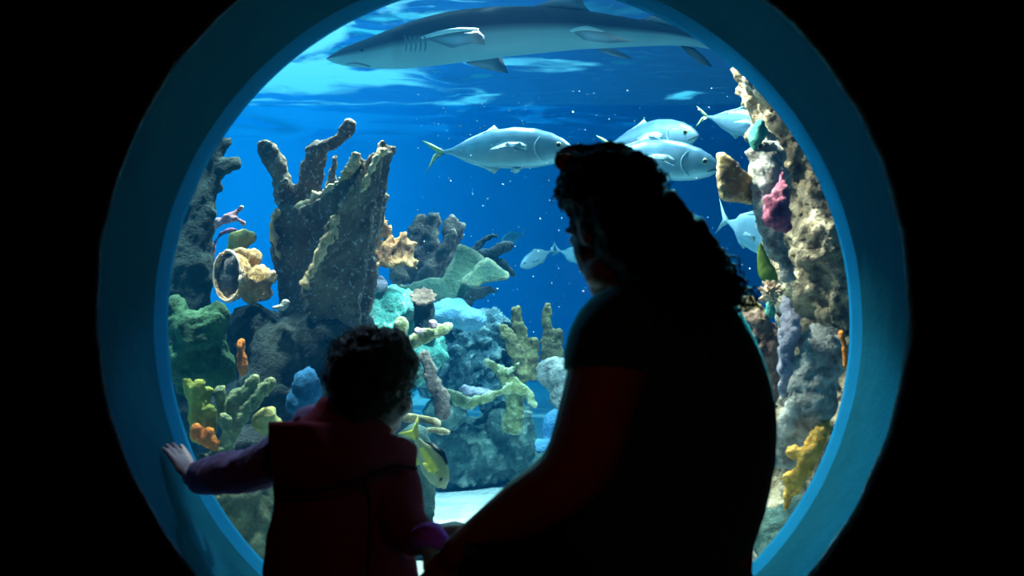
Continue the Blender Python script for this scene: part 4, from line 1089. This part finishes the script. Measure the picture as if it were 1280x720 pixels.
# ------------------------------------------------------------------ light
def area(name, loc, size, power, col, aim, shape='DISK'):
    l = bpy.data.lights.new(name, 'AREA'); l.shape = shape; l.size = size; l.energy = power; l.color = col
    o = bpy.data.objects.new(name, l); COL.objects.link(o); o.location = loc
    o.rotation_euler = (V(aim)-V(loc)).to_track_quat('-Z', 'Y').to_euler()
    return o
def spot(name, loc, aim, power, col, cone, blend=.6, size=.06):
    l = bpy.data.lights.new(name, 'SPOT'); l.energy = power; l.color = col; l.spot_size = math.radians(cone); l.spot_blend = blend; l.shadow_soft_size = size
    o = bpy.data.objects.new(name, l); COL.objects.link(o); o.location = loc
    o.rotation_euler = (V(aim)-V(loc)).to_track_quat('-Z', 'Y').to_euler()
WARM = (1, .88, .68)  # spots below are unseen additions under the surface, lighting reef and fish
spot('added_spot_elkhorn', (-.42, 1.78, 1.98), (-.60, 1.5, .8), 300, WARM, 70)
spot('added_spot_left', (-.80, 1.12, 1.98), (-.85, .88, .4), 300, WARM, 50)
spot('added_spot_middle', (.25, 3.1, 1.98), (-.1, 2.5, .3), 220, (.95, 1, .92), 54)
spot('added_spot_sand', (.15, 1.2, 1.98), (-.08, 2.1, .1), 420, (.95, 1, .95), 46)
spot('added_spot_jack', (-.05, 2.36, 1.98), (-.03, 2.25, 1.0), 90, (.92, 1, 1), 120)
spot('added_spot_jacks', (.55, 2.35, 1.98), (.55, 2.4, 1.0), 84, (.92, 1, 1), 120)
spot('added_spot_pillar', (.25, 1.05, 1.98), (.86, .98, .75), 480, WARM, 75)
spot('added_spot_pillar_low', (-.05, .72, 1.74), (.85, .95, .5), 150, WARM, 52)
spot('added_rim_right', (.56, .84, 1.63), (.46, -.3, .62), 200, (.2, .9, 1), 44)  # unseen spot added for a teal rim on the woman's side
spot('added_rim_left', (-.5, .60, 1.62), (-.52, -.05, .52), 25, (.55, .7, 1), 44)  # unseen spot added to put a highlight on the child's sleeve
spot('added_wash_back', (-1.9, 6.2, 1.95), (-1.8, 8.6, .6), 440, (.22, .85, .95), 140, 1.0)  # unseen wash added to brighten the blue back wall on the left
spot('added_wash_back_right', (1.0, 6.2, 1.95), (1.0, 8.6, .6), 15, (.2, .6, 1), 140, 1.0)  # weaker unseen wash added for the right of the back wall
sun = bpy.data.lights.new('sun', 'SUN'); sun.energy = 6; sun.angle = .02; sun.color = (1, .97, .9)
so = bpy.data.objects.new('sun', sun); COL.objects.link(so); so.rotation_euler = (math.radians(-22), math.radians(-12), 0); so.location = (0, 3, 6)
area('room_lamp', (.6, -4.6, 2.66), .4, 4.0, (1, .13, .09), (-.2, -.3, .6))

w = bpy.data.worlds.new('sky'); sc.world = w; w.use_nodes = True
bg = w.node_tree.nodes['Background']; bg.inputs[0].default_value = (.30, .82, 1, 1); bg.inputs[1].default_value = 1.9

# ------------------------------------------------------------------ camera and render look
cam = bpy.data.cameras.new('camera'); co = bpy.data.objects.new('camera', cam); COL.objects.link(co)
co.location = (0, CAMY, CAMZ); co.rotation_euler = (math.radians(90), 0, 0)
cam.sensor_width = 36; cam.lens = F/1280*36; cam.clip_start = .05; cam.clip_end = 60
cam.dof.use_dof = True; cam.dof.focus_distance = 4.7; cam.dof.aperture_fstop = 4.5
sc.camera = co
sc.view_settings.view_transform = 'Standard'; sc.view_settings.look = 'None'; sc.view_settings.exposure = 0; sc.view_settings.gamma = 1
sc.cycles.use_denoising = True
sc.cycles.max_bounces = 8; sc.cycles.transparent_max_bounces = 12; sc.cycles.volume_bounces = 0
sc.cycles.sample_clamp_indirect = 4
for o in list(bpy.data.objects):
    if '_o' in o: del o['_o']
